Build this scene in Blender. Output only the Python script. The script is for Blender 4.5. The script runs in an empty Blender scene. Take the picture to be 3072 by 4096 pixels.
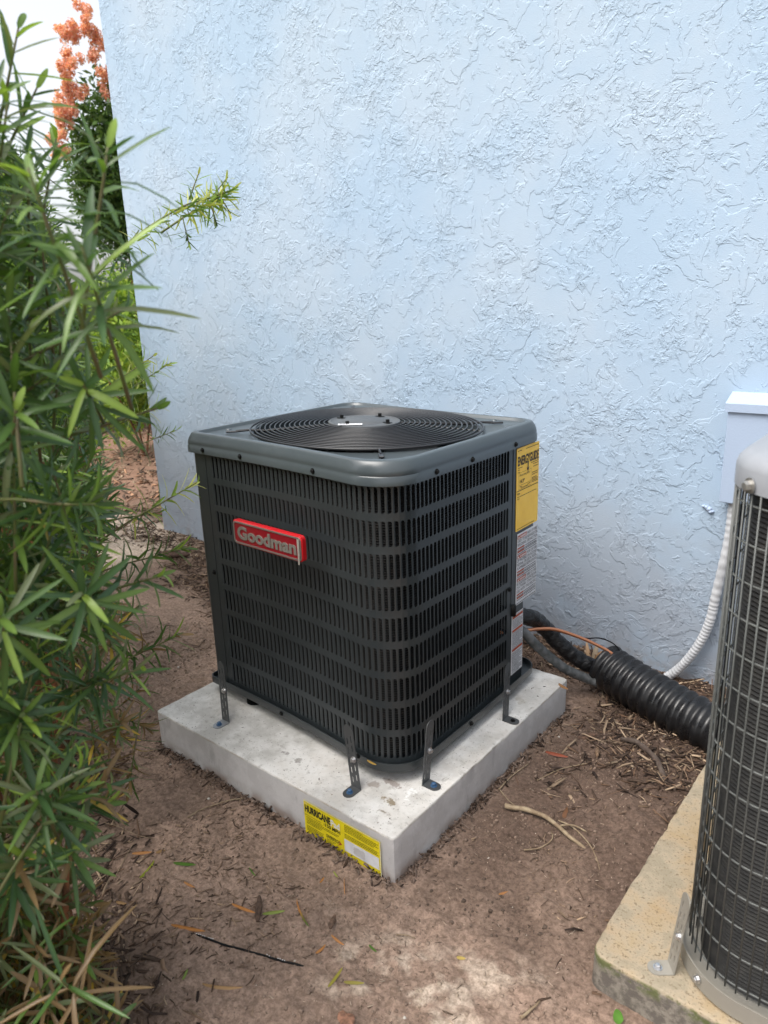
import bpy, math, random
import numpy as np
from mathutils import Vector, Matrix
random.seed(7); np.random.seed(7)
SC = bpy.context.scene
COL = SC.collection
# ------------------------------------------------------------------ camera
YAW, PIT, ROL = 0.69132, -0.28362, -0.03519
def cam_axes():
    f = Vector((-math.sin(YAW)*math.cos(PIT), math.cos(YAW)*math.cos(PIT), math.sin(PIT)))
    r = Vector((math.cos(YAW), math.sin(YAW), 0)); u = r.cross(f)
    return r*math.cos(ROL)+u*math.sin(ROL), -r*math.sin(ROL)+u*math.cos(ROL), f
CAM = Vector((1.39276, -1.61591, 1.36148))
R_, U_, F_ = cam_axes()
cd = bpy.data.cameras.new('camera'); co = bpy.data.objects.new('camera', cd); COL.objects.link(co)
co.matrix_world = Matrix(((R_.x, U_.x, -F_.x, CAM.x), (R_.y, U_.y, -F_.y, CAM.y), (R_.z, U_.z, -F_.z, CAM.z), (0, 0, 0, 1)))
cd.sensor_fit = 'HORIZONTAL'; cd.sensor_width = 36; cd.lens = 36*2915.39/3072
cd.clip_start = 0.05; cd.clip_end = 500
cd.dof.use_dof = True; cd.dof.focus_distance = 2.2; cd.dof.aperture_fstop = 6.3
SC.camera = co
SC.render.resolution_x = 768; SC.render.resolution_y = 1024
# ------------------------------------------------------------------ light
SUN_EL, SUN_AZ = math.radians(60), math.radians(200)   # azimuth of the sun clockwise from +Y
w = bpy.data.worlds.new('World'); SC.world = w; w.use_nodes = True
nt = w.node_tree; bg = nt.nodes['Background']
sky = nt.nodes.new('ShaderNodeTexSky'); sky.sky_type = 'NISHITA'; sky.sun_disc = False
sky.sun_elevation = SUN_EL; sky.sun_rotation = SUN_AZ
sky.air_density = 1.0; sky.dust_density = 4.0; sky.ozone_density = 1.0
hs = nt.nodes.new('ShaderNodeHueSaturation'); hs.inputs['Saturation'].default_value = 0.28
nt.links.new(sky.outputs[0], hs.inputs['Color']); nt.links.new(hs.outputs[0], bg.inputs['Color'])
bg.inputs['Strength'].default_value = 0.15
sd = bpy.data.lights.new('sun', 'SUN'); so = bpy.data.objects.new('sun', sd); COL.objects.link(so)
sd.energy = 1.4; sd.angle = math.radians(42); sd.color = (1.0, 0.95, 0.88)
sv = Vector((math.sin(SUN_AZ)*math.cos(SUN_EL), math.cos(SUN_AZ)*math.cos(SUN_EL), math.sin(SUN_EL)))
so.rotation_euler = sv.to_track_quat('Z', 'Y').to_euler()
SC.view_settings.view_transform = 'Standard'; SC.view_settings.look = 'None'
SC.view_settings.exposure = 1.06; SC.view_settings.gamma = 1.0
try: SC.view_settings.use_curve_mapping = False
except Exception: pass
# ------------------------------------------------------------------ helpers
def set_in(b, names, v):
    for n in names:
        if n in b.inputs: b.inputs[n].default_value = v; return
def mat(name, col=(.5, .5, .5), rough=.6, metal=0, spec=.5, coat=0, trans=0, tint=None):
    m = bpy.data.materials.new(name); m.use_nodes = True
    b = m.node_tree.nodes['Principled BSDF']
    b.inputs['Base Color'].default_value = (*col, 1); b.inputs['Roughness'].default_value = rough
    b.inputs['Metallic'].default_value = metal
    set_in(b, ['Specular IOR Level', 'Specular'], spec)
    if coat: set_in(b, ['Coat Weight'], coat); set_in(b, ['Coat Roughness'], .08)
    if tint:
        a = m.node_tree.nodes.new('ShaderNodeAttribute'); a.attribute_name = tint
        m.node_tree.links.new(a.outputs['Color'], b.inputs['Base Color'])
    return m
class NB:      # tiny node builder
    def __init__(s, m): s.m = m; s.t = m.node_tree; s.b = s.t.nodes['Principled BSDF']; s.tc = None
    def n(s, t, **k):
        x = s.t.nodes.new(t)
        for a, v in k.items(): setattr(x, a, v)
        return x
    def l(s, a, b): s.t.links.new(a, b)
    def co(s):
        if not s.tc: s.tc = s.n('ShaderNodeTexCoord').outputs['Object']
        return s.tc
    def noise(s, scale, detail=3, rough=.5, dist=0, vec=None):
        x = s.n('ShaderNodeTexNoise'); x.inputs['Scale'].default_value = scale; x.inputs['Detail'].default_value = detail
        x.inputs['Roughness'].default_value = rough; x.inputs['Distortion'].default_value = dist
        s.l(vec or s.co(), x.inputs['Vector']); return x.outputs['Fac']
    def ramp(s, v, a, b, c0=0., c1=1.):
        x = s.n('ShaderNodeMapRange'); x.interpolation_type = 'SMOOTHSTEP'
        x.inputs['From Min'].default_value = a; x.inputs['From Max'].default_value = b
        x.inputs['To Min'].default_value = c0; x.inputs['To Max'].default_value = c1
        s.l(v, x.inputs['Value']); return x.outputs['Result']
    def math(s, op, a, b):
        x = s.n('ShaderNodeMath', operation=op)
        for i, v in enumerate((a, b)):
            if isinstance(v, (int, float)): x.inputs[i].default_value = v
            else: s.l(v, x.inputs[i])
        return x.outputs[0]
    def mix(s, f, a, b, mode='MIX'):
        x = s.n('ShaderNodeMix', data_type='RGBA', blend_type=mode)
        for i, v in ((0, f), (6, a), (7, b)):
            if isinstance(v, (int, float)): x.inputs[i].default_value = v
            elif isinstance(v, tuple): x.inputs[i].default_value = (*v, 1)
            else: s.l(v, x.inputs[i])
        return x.outputs[2]
    def map(s, scale=(1, 1, 1), loc=(0, 0, 0), rot=(0, 0, 0)):
        x = s.n('ShaderNodeMapping'); x.inputs['Scale'].default_value = scale; x.inputs['Location'].default_value = loc
        x.inputs['Rotation'].default_value = rot
        s.l(s.co(), x.inputs['Vector']); return x.outputs[0]
    def bump(s, h, dist, strength=1, prev=None):
        x = s.n('ShaderNodeBump'); x.inputs['Distance'].default_value = dist; x.inputs['Strength'].default_value = strength
        s.l(h, x.inputs['Height'])
        if prev: s.l(prev, x.inputs['Normal'])
        return x.outputs[0]
def arr_mesh(name, V, Fc, tint=None, smooth=False):
    me = bpy.data.meshes.new(name); V = np.asarray(V, np.float32); Fc = np.asarray(Fc, np.int32)
    me.vertices.add(len(V)); me.vertices.foreach_set('co', V.ravel())
    k = Fc.shape[1]; me.loops.add(Fc.size); me.loops.foreach_set('vertex_index', Fc.ravel())
    me.polygons.add(len(Fc)); me.polygons.foreach_set('loop_start', np.arange(0, Fc.size, k, dtype=np.int32))
    try: me.polygons.foreach_set('loop_total', np.full(len(Fc), k, np.int32))
    except Exception: pass
    me.update(calc_edges=True)
    if tint is not None:
        a = me.color_attributes.new('tint', 'FLOAT_COLOR', 'POINT')
        c = np.ones((len(V), 4), np.float32); c[:, :3] = tint; a.data.foreach_set('color', c.ravel())
    if smooth: me.polygons.foreach_set('use_smooth', np.ones(len(Fc), bool))
    me.validate(); return me
def link(name, me, m=None, parent=None, mw=None, **tags):
    o = bpy.data.objects.new(name, me); COL.objects.link(o)
    if m is not None and me is not None and not me.materials: me.materials.append(m)
    if parent is not None: o.parent = parent
    if mw is not None: o.matrix_local = mw
    for k, v in tags.items(): o[k] = v
    return o
WARP = [False]
def warp(p):     # the first unit's real plan: slightly skewed, with bowed front and right sides
    if not WARP[0] or p[2] < .1605: return p
    x, y, z = p[0], p[1], p[2]; a = .38; u = (x+a)/(2*a); v = (y+a)/(2*a)
    LF, RF, RB_, LB = (-.455, -.318), (.380, -.380), (.378, .385), (-.455, .450)
    X = (LF[0]*(1-u)+RF[0]*u)*(1-v)+(LB[0]*(1-u)+RB_[0]*u)*v; Y = (LF[1]*(1-u)+RF[1]*u)*(1-v)+(LB[1]*(1-u)+RB_[1]*u)*v
    b = max(0, 1-(x/a)**2); c = max(0, 1-(y/a)**2); Y += .019*b*(-y/a); X += .006*c*(x/a)
    t = min(1, max(0, (z-.94)/.06)); return (X, Y, z+.0115*t*t*(3-2*t))
class MB:      # mesh gatherer: world coordinates, origin subtracted on build
    def __init__(s): s.v = []; s.f = []
    def add(s, V, Fc):
        n = len(s.v); s.v += [tuple(p) for p in V]; s.f += [tuple(i+n for i in q) for q in Fc]; return s
    def box(s, c, d, rz=0, M=None, bev=0):
        hx, hy, hz = d[0]/2, d[1]/2, d[2]/2
        if bev <= 0:
            V = [Vector((x, y, z)) for x in (-hx, hx) for y in (-hy, hy) for z in (-hz, hz)]
            Fc = [(0, 1, 3, 2), (4, 6, 7, 5), (0, 4, 5, 1), (2, 3, 7, 6), (0, 2, 6, 4), (1, 5, 7, 3)]
        else:
            b = bev; P = [(-hx, -hy), (hx, -hy), (hx, hy), (-hx, hy)]
            ring = lambda i, z: [(-hx+i+(0 if i else b), -hy+i), (hx-i-(0 if i else b), -hy+i), (hx-i, -hy+i+(0 if i else b)), (hx-i, hy-i-(0 if i else b)), (hx-i-(0 if i else b), hy-i), (-hx+i+(0 if i else b), hy-i), (-hx+i, hy-i-(0 if i else b)), (-hx+i, -hy+i+(0 if i else b))]
            V = []
            for i, z in ((b, -hz), (0, -hz+b), (0, hz-b), (b, hz)): V += [Vector((x, y, z)) for x, y in ring(i, z)]
            Fc = [tuple(range(7, -1, -1)), tuple(range(24, 32))]
            for k in range(3):
                for j in range(8): Fc.append((k*8+j, k*8+(j+1) % 8, k*8+8+(j+1) % 8, k*8+8+j))
        R = Matrix.Rotation(rz, 4, 'Z') if M is None else M
        return s.add([R @ p + Vector(c) for p in V], Fc)
    def tube(s, P, r, seg=8, cap=True, closed=False, rfun=None):
        P = [Vector(p) for p in P]; n = len(P); V = []; Fc = []; up = None
        for i, p in enumerate(P):
            a = P[(i-1) % n] if (i > 0 or closed) else p; b = P[(i+1) % n] if (i < n-1 or closed) else p
            t = (b-a).normalized()
            if up is None: up = Vector((0, 0, 1)) if abs(t.z) < .9 else Vector((1, 0, 0))
            x = t.cross(up).normalized(); y = x.cross(t); up = y
            rr = r(i/(n-1)) if callable(r) else r
            for k in range(seg):
                an = 2*math.pi*k/seg; q = rr*(rfun(i, an) if rfun else 1)
                V.append(p+x*math.cos(an)*q+y*math.sin(an)*q)
        for i in range(n if closed else n-1):
            for k in range(seg):
                a, b = i*seg+k, i*seg+(k+1) % seg; j = ((i+1) % n)*seg
                Fc.append((a, b, j+(k+1) % seg, j+k))
        if cap and not closed: Fc += [tuple(range(seg-1, -1, -1)), tuple(range((n-1)*seg, n*seg))]
        return s.add(V, Fc)
    def loft(s, rings, cap0=True, cap1=True):
        n = len(rings[0]); V = [p for r in rings for p in r]; Fc = []
        for i in range(len(rings)-1):
            for k in range(n): Fc.append((i*n+k, i*n+(k+1) % n, (i+1)*n+(k+1) % n, (i+1)*n+k))
        if cap0: Fc.append(tuple(range(n-1, -1, -1)))
        if cap1: Fc.append(tuple(range((len(rings)-1)*n, len(rings)*n)))
        return s.add(V, Fc)
    def build(s, name, m, parent=None, origin=None, smooth=False, sharp=None, **tags):
        if parent is not None and origin is None:
            p = parent; origin = Vector((0, 0, 0))
            while p is not None: origin = origin+p.location; p = p.parent
        o3 = Vector(origin or (0, 0, 0)); me = bpy.data.meshes.new(name)
        me.from_pydata([tuple(Vector(warp(p))-o3) for p in s.v], [], s.f); me.update()
        if smooth:
            me.polygons.foreach_set('use_smooth', [True]*len(me.polygons))
            if sharp:
                try: me.set_sharp_from_angle(angle=math.radians(sharp))
                except Exception: pass
        o = link(name, me, m, parent, **tags)
        if parent is None: o.location = o3
        return o
def thing(name, label, cat, loc=(0, 0, 0), group=None):
    o = bpy.data.objects.new(name, None); COL.objects.link(o); o.location = loc; o.empty_display_size = .05
    o['label'] = label; o['category'] = cat
    if group: o['group'] = group
    return o
def rsq(th, h, r, cx=0, cy=0, hy=None):   # rounded rectangle by direction angle
    hy = hy or h; c, s_ = math.cos(th), math.sin(th); t = min(h/abs(c) if abs(c) > 1e-9 else 1e9, hy/abs(s_) if abs(s_) > 1e-9 else 1e9)
    x, y = c*t, s_*t; ax, ay = h-r, hy-r
    if abs(x) > ax+1e-9 and abs(y) > ay+1e-9:
        sx, sy = (1 if c > 0 else -1), (1 if s_ > 0 else -1); px, py = sx*ax, sy*ay
        bq = c*px+s_*py; t = bq+math.sqrt(max(bq*bq-(px*px+py*py-r*r), 0)); x, y = c*t, s_*t
    return cx+x, cy+y
def rsqc(th, h, rs, hy=None):   # rounded square, own radius per corner (quadrants 0..3)
    return rsq(th, h, max(.004, rs[int((th % (2*math.pi))/(math.pi/2)) % 4]))
def angs(n, ratio=1): return [2*math.pi*(k+.5)/n for k in range(n)]
def prism2d(outer, holes, d, M):     # plate with holes; outer CCW, holes any order; M maps (a,b,h)
    from mathutils.geometry import tessellate_polygon
    loops = [[Vector((a, b, 0)) for a, b in outer]]+[[Vector((a, b, 0)) for a, b in h] for h in holes]
    tr = tessellate_polygon(loops); pts = [p for l in loops for p in l]; n = len(pts)
    V = [M @ Vector((p.x, p.y, d)) for p in pts]+[M @ Vector((p.x, p.y, 0)) for p in pts]; Fc = []
    for a, b, c in tr:
        cr = (pts[b]-pts[a]).cross(pts[c]-pts[a]).z
        t = (a, b, c) if cr > 0 else (c, b, a)
        Fc.append(t); Fc.append(tuple(i+n for i in reversed(t)))
    k = 0
    for l in loops:
        m_ = len(l)
        for i in range(m_): a, b = k+i, k+(i+1) % m_; Fc.append((a, n+a, n+b, b))
        k += m_
    return V, Fc
def rrect(x0, y0, x1, y1, r, n=4):
    P = []
    for cx, cy, a0 in ((x1-r, y0+r, -90), (x1-r, y1-r, 0), (x0+r, y1-r, 90), (x0+r, y0+r, 180)):
        for k in range(n+1): a = math.radians(a0+90*k/n); P.append((cx+r*math.cos(a), cy+r*math.sin(a)))
    return P
def text2d(s, bold=0.0):
    cu = bpy.data.curves.new('t', 'FONT'); cu.body = s; cu.offset = bold; cu.resolution_u = 3
    ob = bpy.data.objects.new('t', cu); COL.objects.link(ob); bpy.context.view_layer.update()
    me = bpy.data.meshes.new_from_object(ob)
    V = [(v.co.x, v.co.y) for v in me.vertices]; Fc = [tuple(p.vertices) for p in me.polygons]
    bpy.data.objects.remove(ob); bpy.data.curves.remove(cu); bpy.data.meshes.remove(me); return V, Fc
class Print:   # flat print on a sticker: (a,b) plane coordinates with lift h
    def __init__(s, O, A, B): s.O = Vector(O); s.A = Vector(A).normalized(); s.B = Vector(B).normalized(); s.N = s.A.cross(s.B); s.mb = MB()
    def P(s, a, b, h): return s.O+s.A*a+s.B*b+s.N*h
    def M(s, h=0):
        return Matrix(((s.A.x, s.B.x, s.N.x, (s.O+s.N*h).x), (s.A.y, s.B.y, s.N.y, (s.O+s.N*h).y), (s.A.z, s.B.z, s.N.z, (s.O+s.N*h).z), (0, 0, 0, 1)))
    def text(s, t, a0, b0, a1, b1, h, bold=0., shear=0, mb=None, ext=0):
        V, Fc = text2d(t, bold); xs = [p[0] for p in V]; ys = [p[1] for p in V]
        X0, X1, Y0, Y1 = min(xs), max(xs), min(ys), max(ys); sx, sy = (a1-a0)/(X1-X0), (b1-b0)/(Y1-Y0)
        Q = [(a0+(x-X0)*sx+shear*(y-Y0)*sy, b0+(y-Y0)*sy) for x, y in V]; mb = mb or s.mb
        mb.add([s.P(a, b, h) for a, b in Q], Fc)
        if ext:
            ed = {}
            for f in Fc:
                for i in range(len(f)): e = (f[i], f[(i+1) % len(f)]); ed[e] = 1
            bd = [e for e in ed if (e[1], e[0]) not in ed]
            mb.add([s.P(*Q[i], h-ext*j) for e in bd for i in e for j in (0, 1)], [(4*k, 4*k+1, 4*k+3, 4*k+2) for k in range(len(bd))])
    def rect(s, a0, b0, a1, b1, h, mb=None): (mb or s.mb).add([s.P(a0, b0, h), s.P(a1, b0, h), s.P(a1, b1, h), s.P(a0, b1, h)], [(0, 1, 2, 3)])
    def greek(s, a0, a1, b, hgt, h, mb=None, word=.012):   # illegible small print: a line of short bars
        a = a0
        while a < a1-.001:
            e = min(a+random.uniform(.4, 1.3)*word, a1); s.rect(a, b, e, b+hgt, h, mb); a = e+hgt*.6
# numpy noise
def vnoise(x, y, seed=0):
    xi, yi = np.floor(x).astype(np.int64), np.floor(y).astype(np.int64); fx, fy = x-xi, y-yi
    h = lambda a, b: ((np.sin(a*127.1+b*311.7+seed*74.7)*43758.5453) % 1.0)
    u, v = fx*fx*(3-2*fx), fy*fy*(3-2*fy)
    return (h(xi, yi)*(1-u)+h(xi+1, yi)*u)*(1-v)+(h(xi, yi+1)*(1-u)+h(xi+1, yi+1)*u)*v
def fbm(x, y, sc, octv=4, seed=0, g=.5):
    r = 0; a = 1; t = 0
    for i in range(octv): r = r+a*vnoise(x*sc+17.3*i, y*sc-9.1*i, seed+i); t += a; a *= g; sc *= 2.03
    return r/t
def sst(v, a, b): t = np.clip((v-a)/(b-a), 0, 1); return t*t*(3-2*t)
PX0, PX1, PY0, PY1, PZ = -.4958, .4679, -.507, .4315, .130
WY, WX = .8662, -2.458
def mulch_mask(x, y):
    n = fbm(x, y, 2.2, 3, 5)-.5
    a = sst(x+n*.5, .30, .58)*sst(y+n*.9, -.30, .22)                  # right of the pad up to the wall
    b = sst(y+n*.5, .48, .70)                                         # along the wall
    c = sst(-x+n*1.0, .42, .72)*sst(y+.42*x+n*.8, -.30, .05)            # behind left of the pad
    d = sst(-y-.36*x+n*.5, .72, .98)*.8                               # under the shrubs
    return np.clip(np.maximum.reduce([a, b, c, d]), 0, 1)
def sand_mask(x, y):
    n = fbm(x, y, 6, 4, 9)-.5; n2 = fbm(x, y, 2.5, 3, 19)-.5
    s = sst(.25-np.hypot((x-.68)*.8, (y+.69)*1.2)+n*.30, 0, .16)*sst(fbm(x, y, 26, 4, 29), .40, .60)
    s2 = sst(.42-np.hypot(x+2.55, y-.60)*.75+n*.3, 0, .2)
    return np.clip(np.maximum(s, s2), 0, 1)
def ground_h(x, y, fine=True):
    z = .030*np.exp(-((x-.66)**2/.06+(y-.30)**2/.09))+.025*sst(y, .45, .85)+.03*np.exp(-((x-.86)**2/.02+(y-.1)**2/.12))
    z = z+.035*(fbm(x, y, 1.6, 3, 3)-.5)*sst(np.hypot(x, y), .5, .8)
    if fine:
        n = fbm(x, y, 14, 5, 11, .55)-.5; z = z+.026*n+.008*np.abs(fbm(x, y, 24, 3, 15)-.5)
        z = z+.013*np.maximum(fbm(x, y, 50, 3, 21)-.48, 0)+.005*(fbm(x, y, 110, 2, 31)-.5)
        z = z-.004
    near = np.exp(-(np.maximum(np.maximum(PX0-.02-x, x-PX1-.02), np.maximum(PY0-.02-y, y-PY1-.02)).clip(0)/.05)**2)
    z = z*(1-.45*near)+.004*near
    return z
def gh(x, y): return float(ground_h(np.array([x]), np.array([y]))[0])
# ------------------------------------------------------------------ materials
M = {}
m = M['stucco'] = mat('light_blue_stucco', (.44, .55, .70), .85, spec=.12); nb = NB(m)
v0 = nb.n('ShaderNodeVectorMath', operation='MULTIPLY'); nb.l(nb.co(), v0.inputs[0]); v0.inputs[1].default_value = (1, 1, 1.0)
wn = nb.n('ShaderNodeTexNoise'); wn.inputs['Scale'].default_value = 9; wn.inputs['Detail'].default_value = 4; nb.l(nb.co(), wn.inputs['Vector'])
sc_ = nb.n('ShaderNodeVectorMath', operation='SCALE'); nb.l(wn.outputs['Color'], sc_.inputs[0]); sc_.inputs['Scale'].default_value = .10
ad = nb.n('ShaderNodeVectorMath', operation='ADD'); nb.l(nb.co(), ad.inputs[0]); nb.l(sc_.outputs[0], ad.inputs[1]); wv = ad.outputs[0]
n1 = nb.noise(6.2, 5, .57, .5, wv); n2 = nb.noise(12, 6, .58, .3, wv); n3 = nb.noise(60, 3, .6, .4); n4 = nb.noise(300, 2, .6); nm = nb.noise(4.5, 4, .65); n5 = nb.noise(22, 5, .60, .6, wv)
p1 = nb.ramp(n1, .500, .528); p2 = nb.ramp(n2, .528, .556); p3 = nb.ramp(n3, .50, .64); p5 = nb.ramp(n5, .53, .565); mask = nb.ramp(nm, .49, .60)
h = nb.math('ADD', nb.math('MULTIPLY', p1, .9), nb.math('MULTIPLY', p2, .7))
h = nb.math('ADD', h, nb.math('MULTIPLY', nb.math('MULTIPLY', p3, mask), .9))
h = nb.math('ADD', h, nb.math('MULTIPLY', nb.math('MULTIPLY', p5, mask), .8))
b1 = nb.bump(h, .0019, .9); b2 = nb.bump(n4, .0012, .7, b1); nb.l(b2, nb.b.inputs['Normal'])
dirt_shade = nb.noise(2.0, 5, .6)
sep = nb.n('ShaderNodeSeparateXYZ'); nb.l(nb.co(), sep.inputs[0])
low = nb.math('MULTIPLY', nb.ramp(sep.outputs['Z'], 1.1, .05), nb.ramp(dirt_shade, .25, .55)); spl = nb.math('MULTIPLY', nb.ramp(sep.outputs['Z'], .16, .02), nb.ramp(nb.noise(14, 5, .7), .42, .62))  # low greys the lower wall: part grime, part dimmer light painted in
c = nb.mix(nb.ramp(dirt_shade, .35, .7), (.345, .445, .560), (.390, .470, .560)); c = nb.mix(nb.math('MULTIPLY', low, .8), c, (.27, .295, .34)); c = nb.mix(nb.math('MULTIPLY', spl, .5), c, (.27, .24, .22))
nb.l(c, nb.b.inputs['Base Color'])
M['paintbox'] = mat('painted_box', (.35, .43, .56), .5); nb = NB(M['paintbox']); nb.l(nb.bump(nb.noise(160, 3), .0012, .6), nb.b.inputs['Normal'])
def metalpaint(name, col, rough=.38, grime=.25, coat=0, spec=.5):
    m = mat(name, col, rough, spec=spec, coat=coat); nb = NB(m)
    g = nb.noise(7, 6, .65); f = nb.noise(90, 3)
    nb.l(nb.mix(nb.math('MULTIPLY', nb.ramp(g, .42, .75), grime), col, tuple(min(1, x*1.7+.03) for x in col)), nb.b.inputs['Base Color'])
    nb.l(nb.math('ADD', nb.math('MULTIPLY', nb.ramp(g, .3, .8), .16), rough-.06), nb.b.inputs['Roughness'])
    nb.l(nb.bump(f, .0003, .3), nb.b.inputs['Normal']); return m
M['shell'] = metalpaint('charcoal_painted_steel', (.027, .033, .036), .34, .14)
M['cap'] = metalpaint('grey_painted_steel', (.056, .069, .076), .34, .16, coat=.12)
M['blackwire'] = mat('black_coated_wire', (.016, .016, .018), .38, spec=.5)
M['black'] = mat('black_plastic', (.006, .006, .006), .6, spec=.2)
M['hub'] = metalpaint('dark_grey_motor_plate', (.07, .075, .08), .55, .2)
m = M['coil'] = mat('dark_coil_fins', (.01, .01, .01), .6, spec=.25); nb = NB(m)
nb.l(nb.mix(nb.ramp(nb.noise(60, 4), .5, .72), (.006, .006, .006), (.022, .018, .015)), nb.b.inputs['Base Color'])
M['zinc'] = mat('zinc_plated_steel', (.55, .55, .56), .32, metal=.9)
M['bracket'] = metalpaint('dark_galvanised_bracket', (.075, .078, .08), .42, .5); NB(M['bracket']).b.inputs['Metallic'].default_value = .35
M['galv'] = metalpaint('galvanised_foot', (.30, .31, .32), .38, .3); NB(M['galv']).b.inputs['Metallic'].default_value = .6
M['tanmetal'] = metalpaint('weathered_beige_metal', (.22, .205, .175), .45, .3)
M['cap2'] = metalpaint('pale_grey_cap', (.24, .25, .27), .42, .2)
M['wire2'] = metalpaint('grey_wire_guard', (.085, .09, .086), .45, .4)
M['blue'] = mat('blue_screw', (.04, .10, .20), .4)
M['red'] = mat('red_badge_plastic', (.50, .008, .014), .30, coat=.4); M['redface'] = mat('dark_red_badge_face', (.22, .004, .012), .3, coat=.2)
M['chrome'] = mat('dull_chrome', (.42, .41, .39), .35, metal=.8)
M['letter'] = mat('pewter_letter', (.25, .235, .21), .4, metal=.4)
M['film'] = mat('peeling_film', (.30, .28, .25), .35)
def mottled(name, c0, c1, sc, rough=.5):
    m = mat(name, c0, rough); nb = NB(m); nb.l(nb.mix(nb.ramp(nb.noise(sc, 4), .35, .7), c0, c1), nb.b.inputs['Base Color']); return m
M['yellow'] = mottled('amber_label', (.95, .58, .06), (.90, .53, .05), 20, .45)
M['lemon'] = mottled('bright_yellow_label', (.80, .66, .01), (.68, .56, .012), 30, .4)
M['white'] = mottled('white_label', (.72, .72, .74), (.60, .60, .62), 30, .5)
M['ink'] = mat('black_ink', (.012, .012, .014), .6); M['greyink'] = mat('grey_ink', (.10, .10, .11), .6)
M['amberink'] = mat('fine_ink', (.16, .09, .015), .6); M['lemonink'] = mat('fine_ink_yellow', (.12, .10, .01), .6)
M['orangered'] = mottled('orange_warning_band', (.42, .07, .018), (.34, .055, .02), 60, .5); M['whiteink'] = mat('white_ink', (.8, .8, .8), .6)
# concrete, with its stains
m = M['concrete'] = mat('pale_concrete', (.5, .48, .45), .8, spec=.3); nb = NB(m)
n = nb.noise(6, 6, .65); nf = nb.noise(60, 5, .7); nz = nb.n('ShaderNodeSeparateXYZ'); nb.l(nb.co(), nz.inputs[0])
c = nb.mix(nb.ramp(n, .38, .62), (.46, .445, .42), (.70, .685, .66)); c = nb.mix(nb.math('MULTIPLY', nb.ramp(nb.noise(2.6, 6, .7), .48, .66), .45), c, (.50, .45, .39))
c = nb.mix(nb.math('MULTIPLY', nb.ramp(nf, .54, .68), .5), c, (.30, .28, .25)); c = nb.mix(nb.math('MULTIPLY', nb.ramp(nb.noise(190, 2), .66, .72), .7), c, (.14, .12, .10))
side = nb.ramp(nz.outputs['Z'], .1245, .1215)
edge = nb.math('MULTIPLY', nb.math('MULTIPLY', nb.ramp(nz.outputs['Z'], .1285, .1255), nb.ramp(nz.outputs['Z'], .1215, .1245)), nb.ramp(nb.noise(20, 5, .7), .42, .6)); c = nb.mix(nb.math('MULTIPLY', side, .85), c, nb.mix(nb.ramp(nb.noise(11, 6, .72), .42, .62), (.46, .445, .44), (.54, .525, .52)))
c = nb.mix(nb.math('MULTIPLY', edge, .55), c, (.30, .24, .17))
str_ = nb.math('MULTIPLY', nb.math('MULTIPLY', side, nb.ramp(nb.noise(16, 5, .7, vec=nb.map(scale=(1, 1, .35))), .57, .66)), .35); c = nb.mix(str_, c, (.27, .26, .255))
def spot(cx, cy, r, sx=1, sy=1, amp=.9):
    mp = nb.map(loc=(-cx*sx, -cy*sy, -.13), scale=(sx, sy, 1)); g = nb.n('ShaderNodeVectorMath', operation='LENGTH'); nb.l(mp, g.inputs[0])
    d = nb.math('ADD', g.outputs['Value'], nb.math('MULTIPLY', nb.math('SUBTRACT', nb.noise(38, 4, .6), .5), .07)); return nb.math('MULTIPLY', nb.ramp(d, r, r-.008), amp)
for (cx, cy, r, sx, sy, col, am) in ((.375, -.405, .020, .8, 1.5, (.20, .15, .085), .85), (.385, -.445, .012, .7, 1.6, (.17, .13, .08), .7), (.33, -.345, .018, .5, 1.4, (.16, .11, .09), .6),
        (.30, -.375, .015, .8, 1, (.18, .13, .10), .5), (.055, -.425, .013, .7, 1.5, (.16, .14, .12), .6), (.0, -.42, .010, .8, 1.4, (.15, .13, .12), .6), (.40, -.355, .018, 1.4, .8, (.78, .77, .75), .8), (.41, .22, .02, 1, 1, (.30, .26, .20), .4)):
    c = nb.mix(spot(cx, cy, r, sx, sy, am), c, col)
nearg = nb.math('MULTIPLY', nb.ramp(nz.outputs['Z'], .050, .008), nb.ramp(nb.noise(14, 4), .35, .6)); c = nb.mix(nb.math('MULTIPLY', nearg, .8), c, (.24, .17, .13))
nb.l(c, nb.b.inputs['Base Color']); nb.l(nb.bump(nf, .0015, .6, nb.bump(n, .004, .4)), nb.b.inputs['Normal'])
m = M['concrete2'] = mat('yellowed_pitted_concrete', (.5, .42, .28), .85, spec=.25); nb = NB(m)
n = nb.noise(7, 6, .65); vo = nb.noise(210, 3, .6); nz = nb.n('ShaderNodeSeparateXYZ'); nb.l(nb.co(), nz.inputs[0])
c = nb.mix(nb.ramp(n, .35, .65), (.33, .25, .15), (.38, .33, .26)); c = nb.mix(nb.math('MULTIPLY', nb.ramp(nb.noise(4, 4), .48, .70), .8), c, (.37, .22, .10))
c = nb.mix(nb.math('MULTIPLY', nb.ramp(vo, .58, .66), .7), c, (.17, .12, .07)); c = nb.mix(nb.math('MULTIPLY', nb.ramp(nb.noise(120, 4), .60, .68), .7), c, (.13, .095, .06))
c = nb.mix(nb.math('MULTIPLY', nb.ramp(nb.noise(7, 6, .75), .46, .60), .62), c, (.22, .185, .12))
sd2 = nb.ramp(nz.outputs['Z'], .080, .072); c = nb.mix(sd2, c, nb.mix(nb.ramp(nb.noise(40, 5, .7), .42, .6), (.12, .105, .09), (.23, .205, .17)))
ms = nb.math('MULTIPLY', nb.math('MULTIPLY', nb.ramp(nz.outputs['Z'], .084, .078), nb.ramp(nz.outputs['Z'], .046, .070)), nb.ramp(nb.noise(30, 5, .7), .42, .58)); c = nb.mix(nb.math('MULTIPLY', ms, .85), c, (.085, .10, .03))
nb.l(c, nb.b.inputs['Base Color']); nb.l(nb.bump(vo, .002, .8), nb.b.inputs['Normal'])
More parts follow.
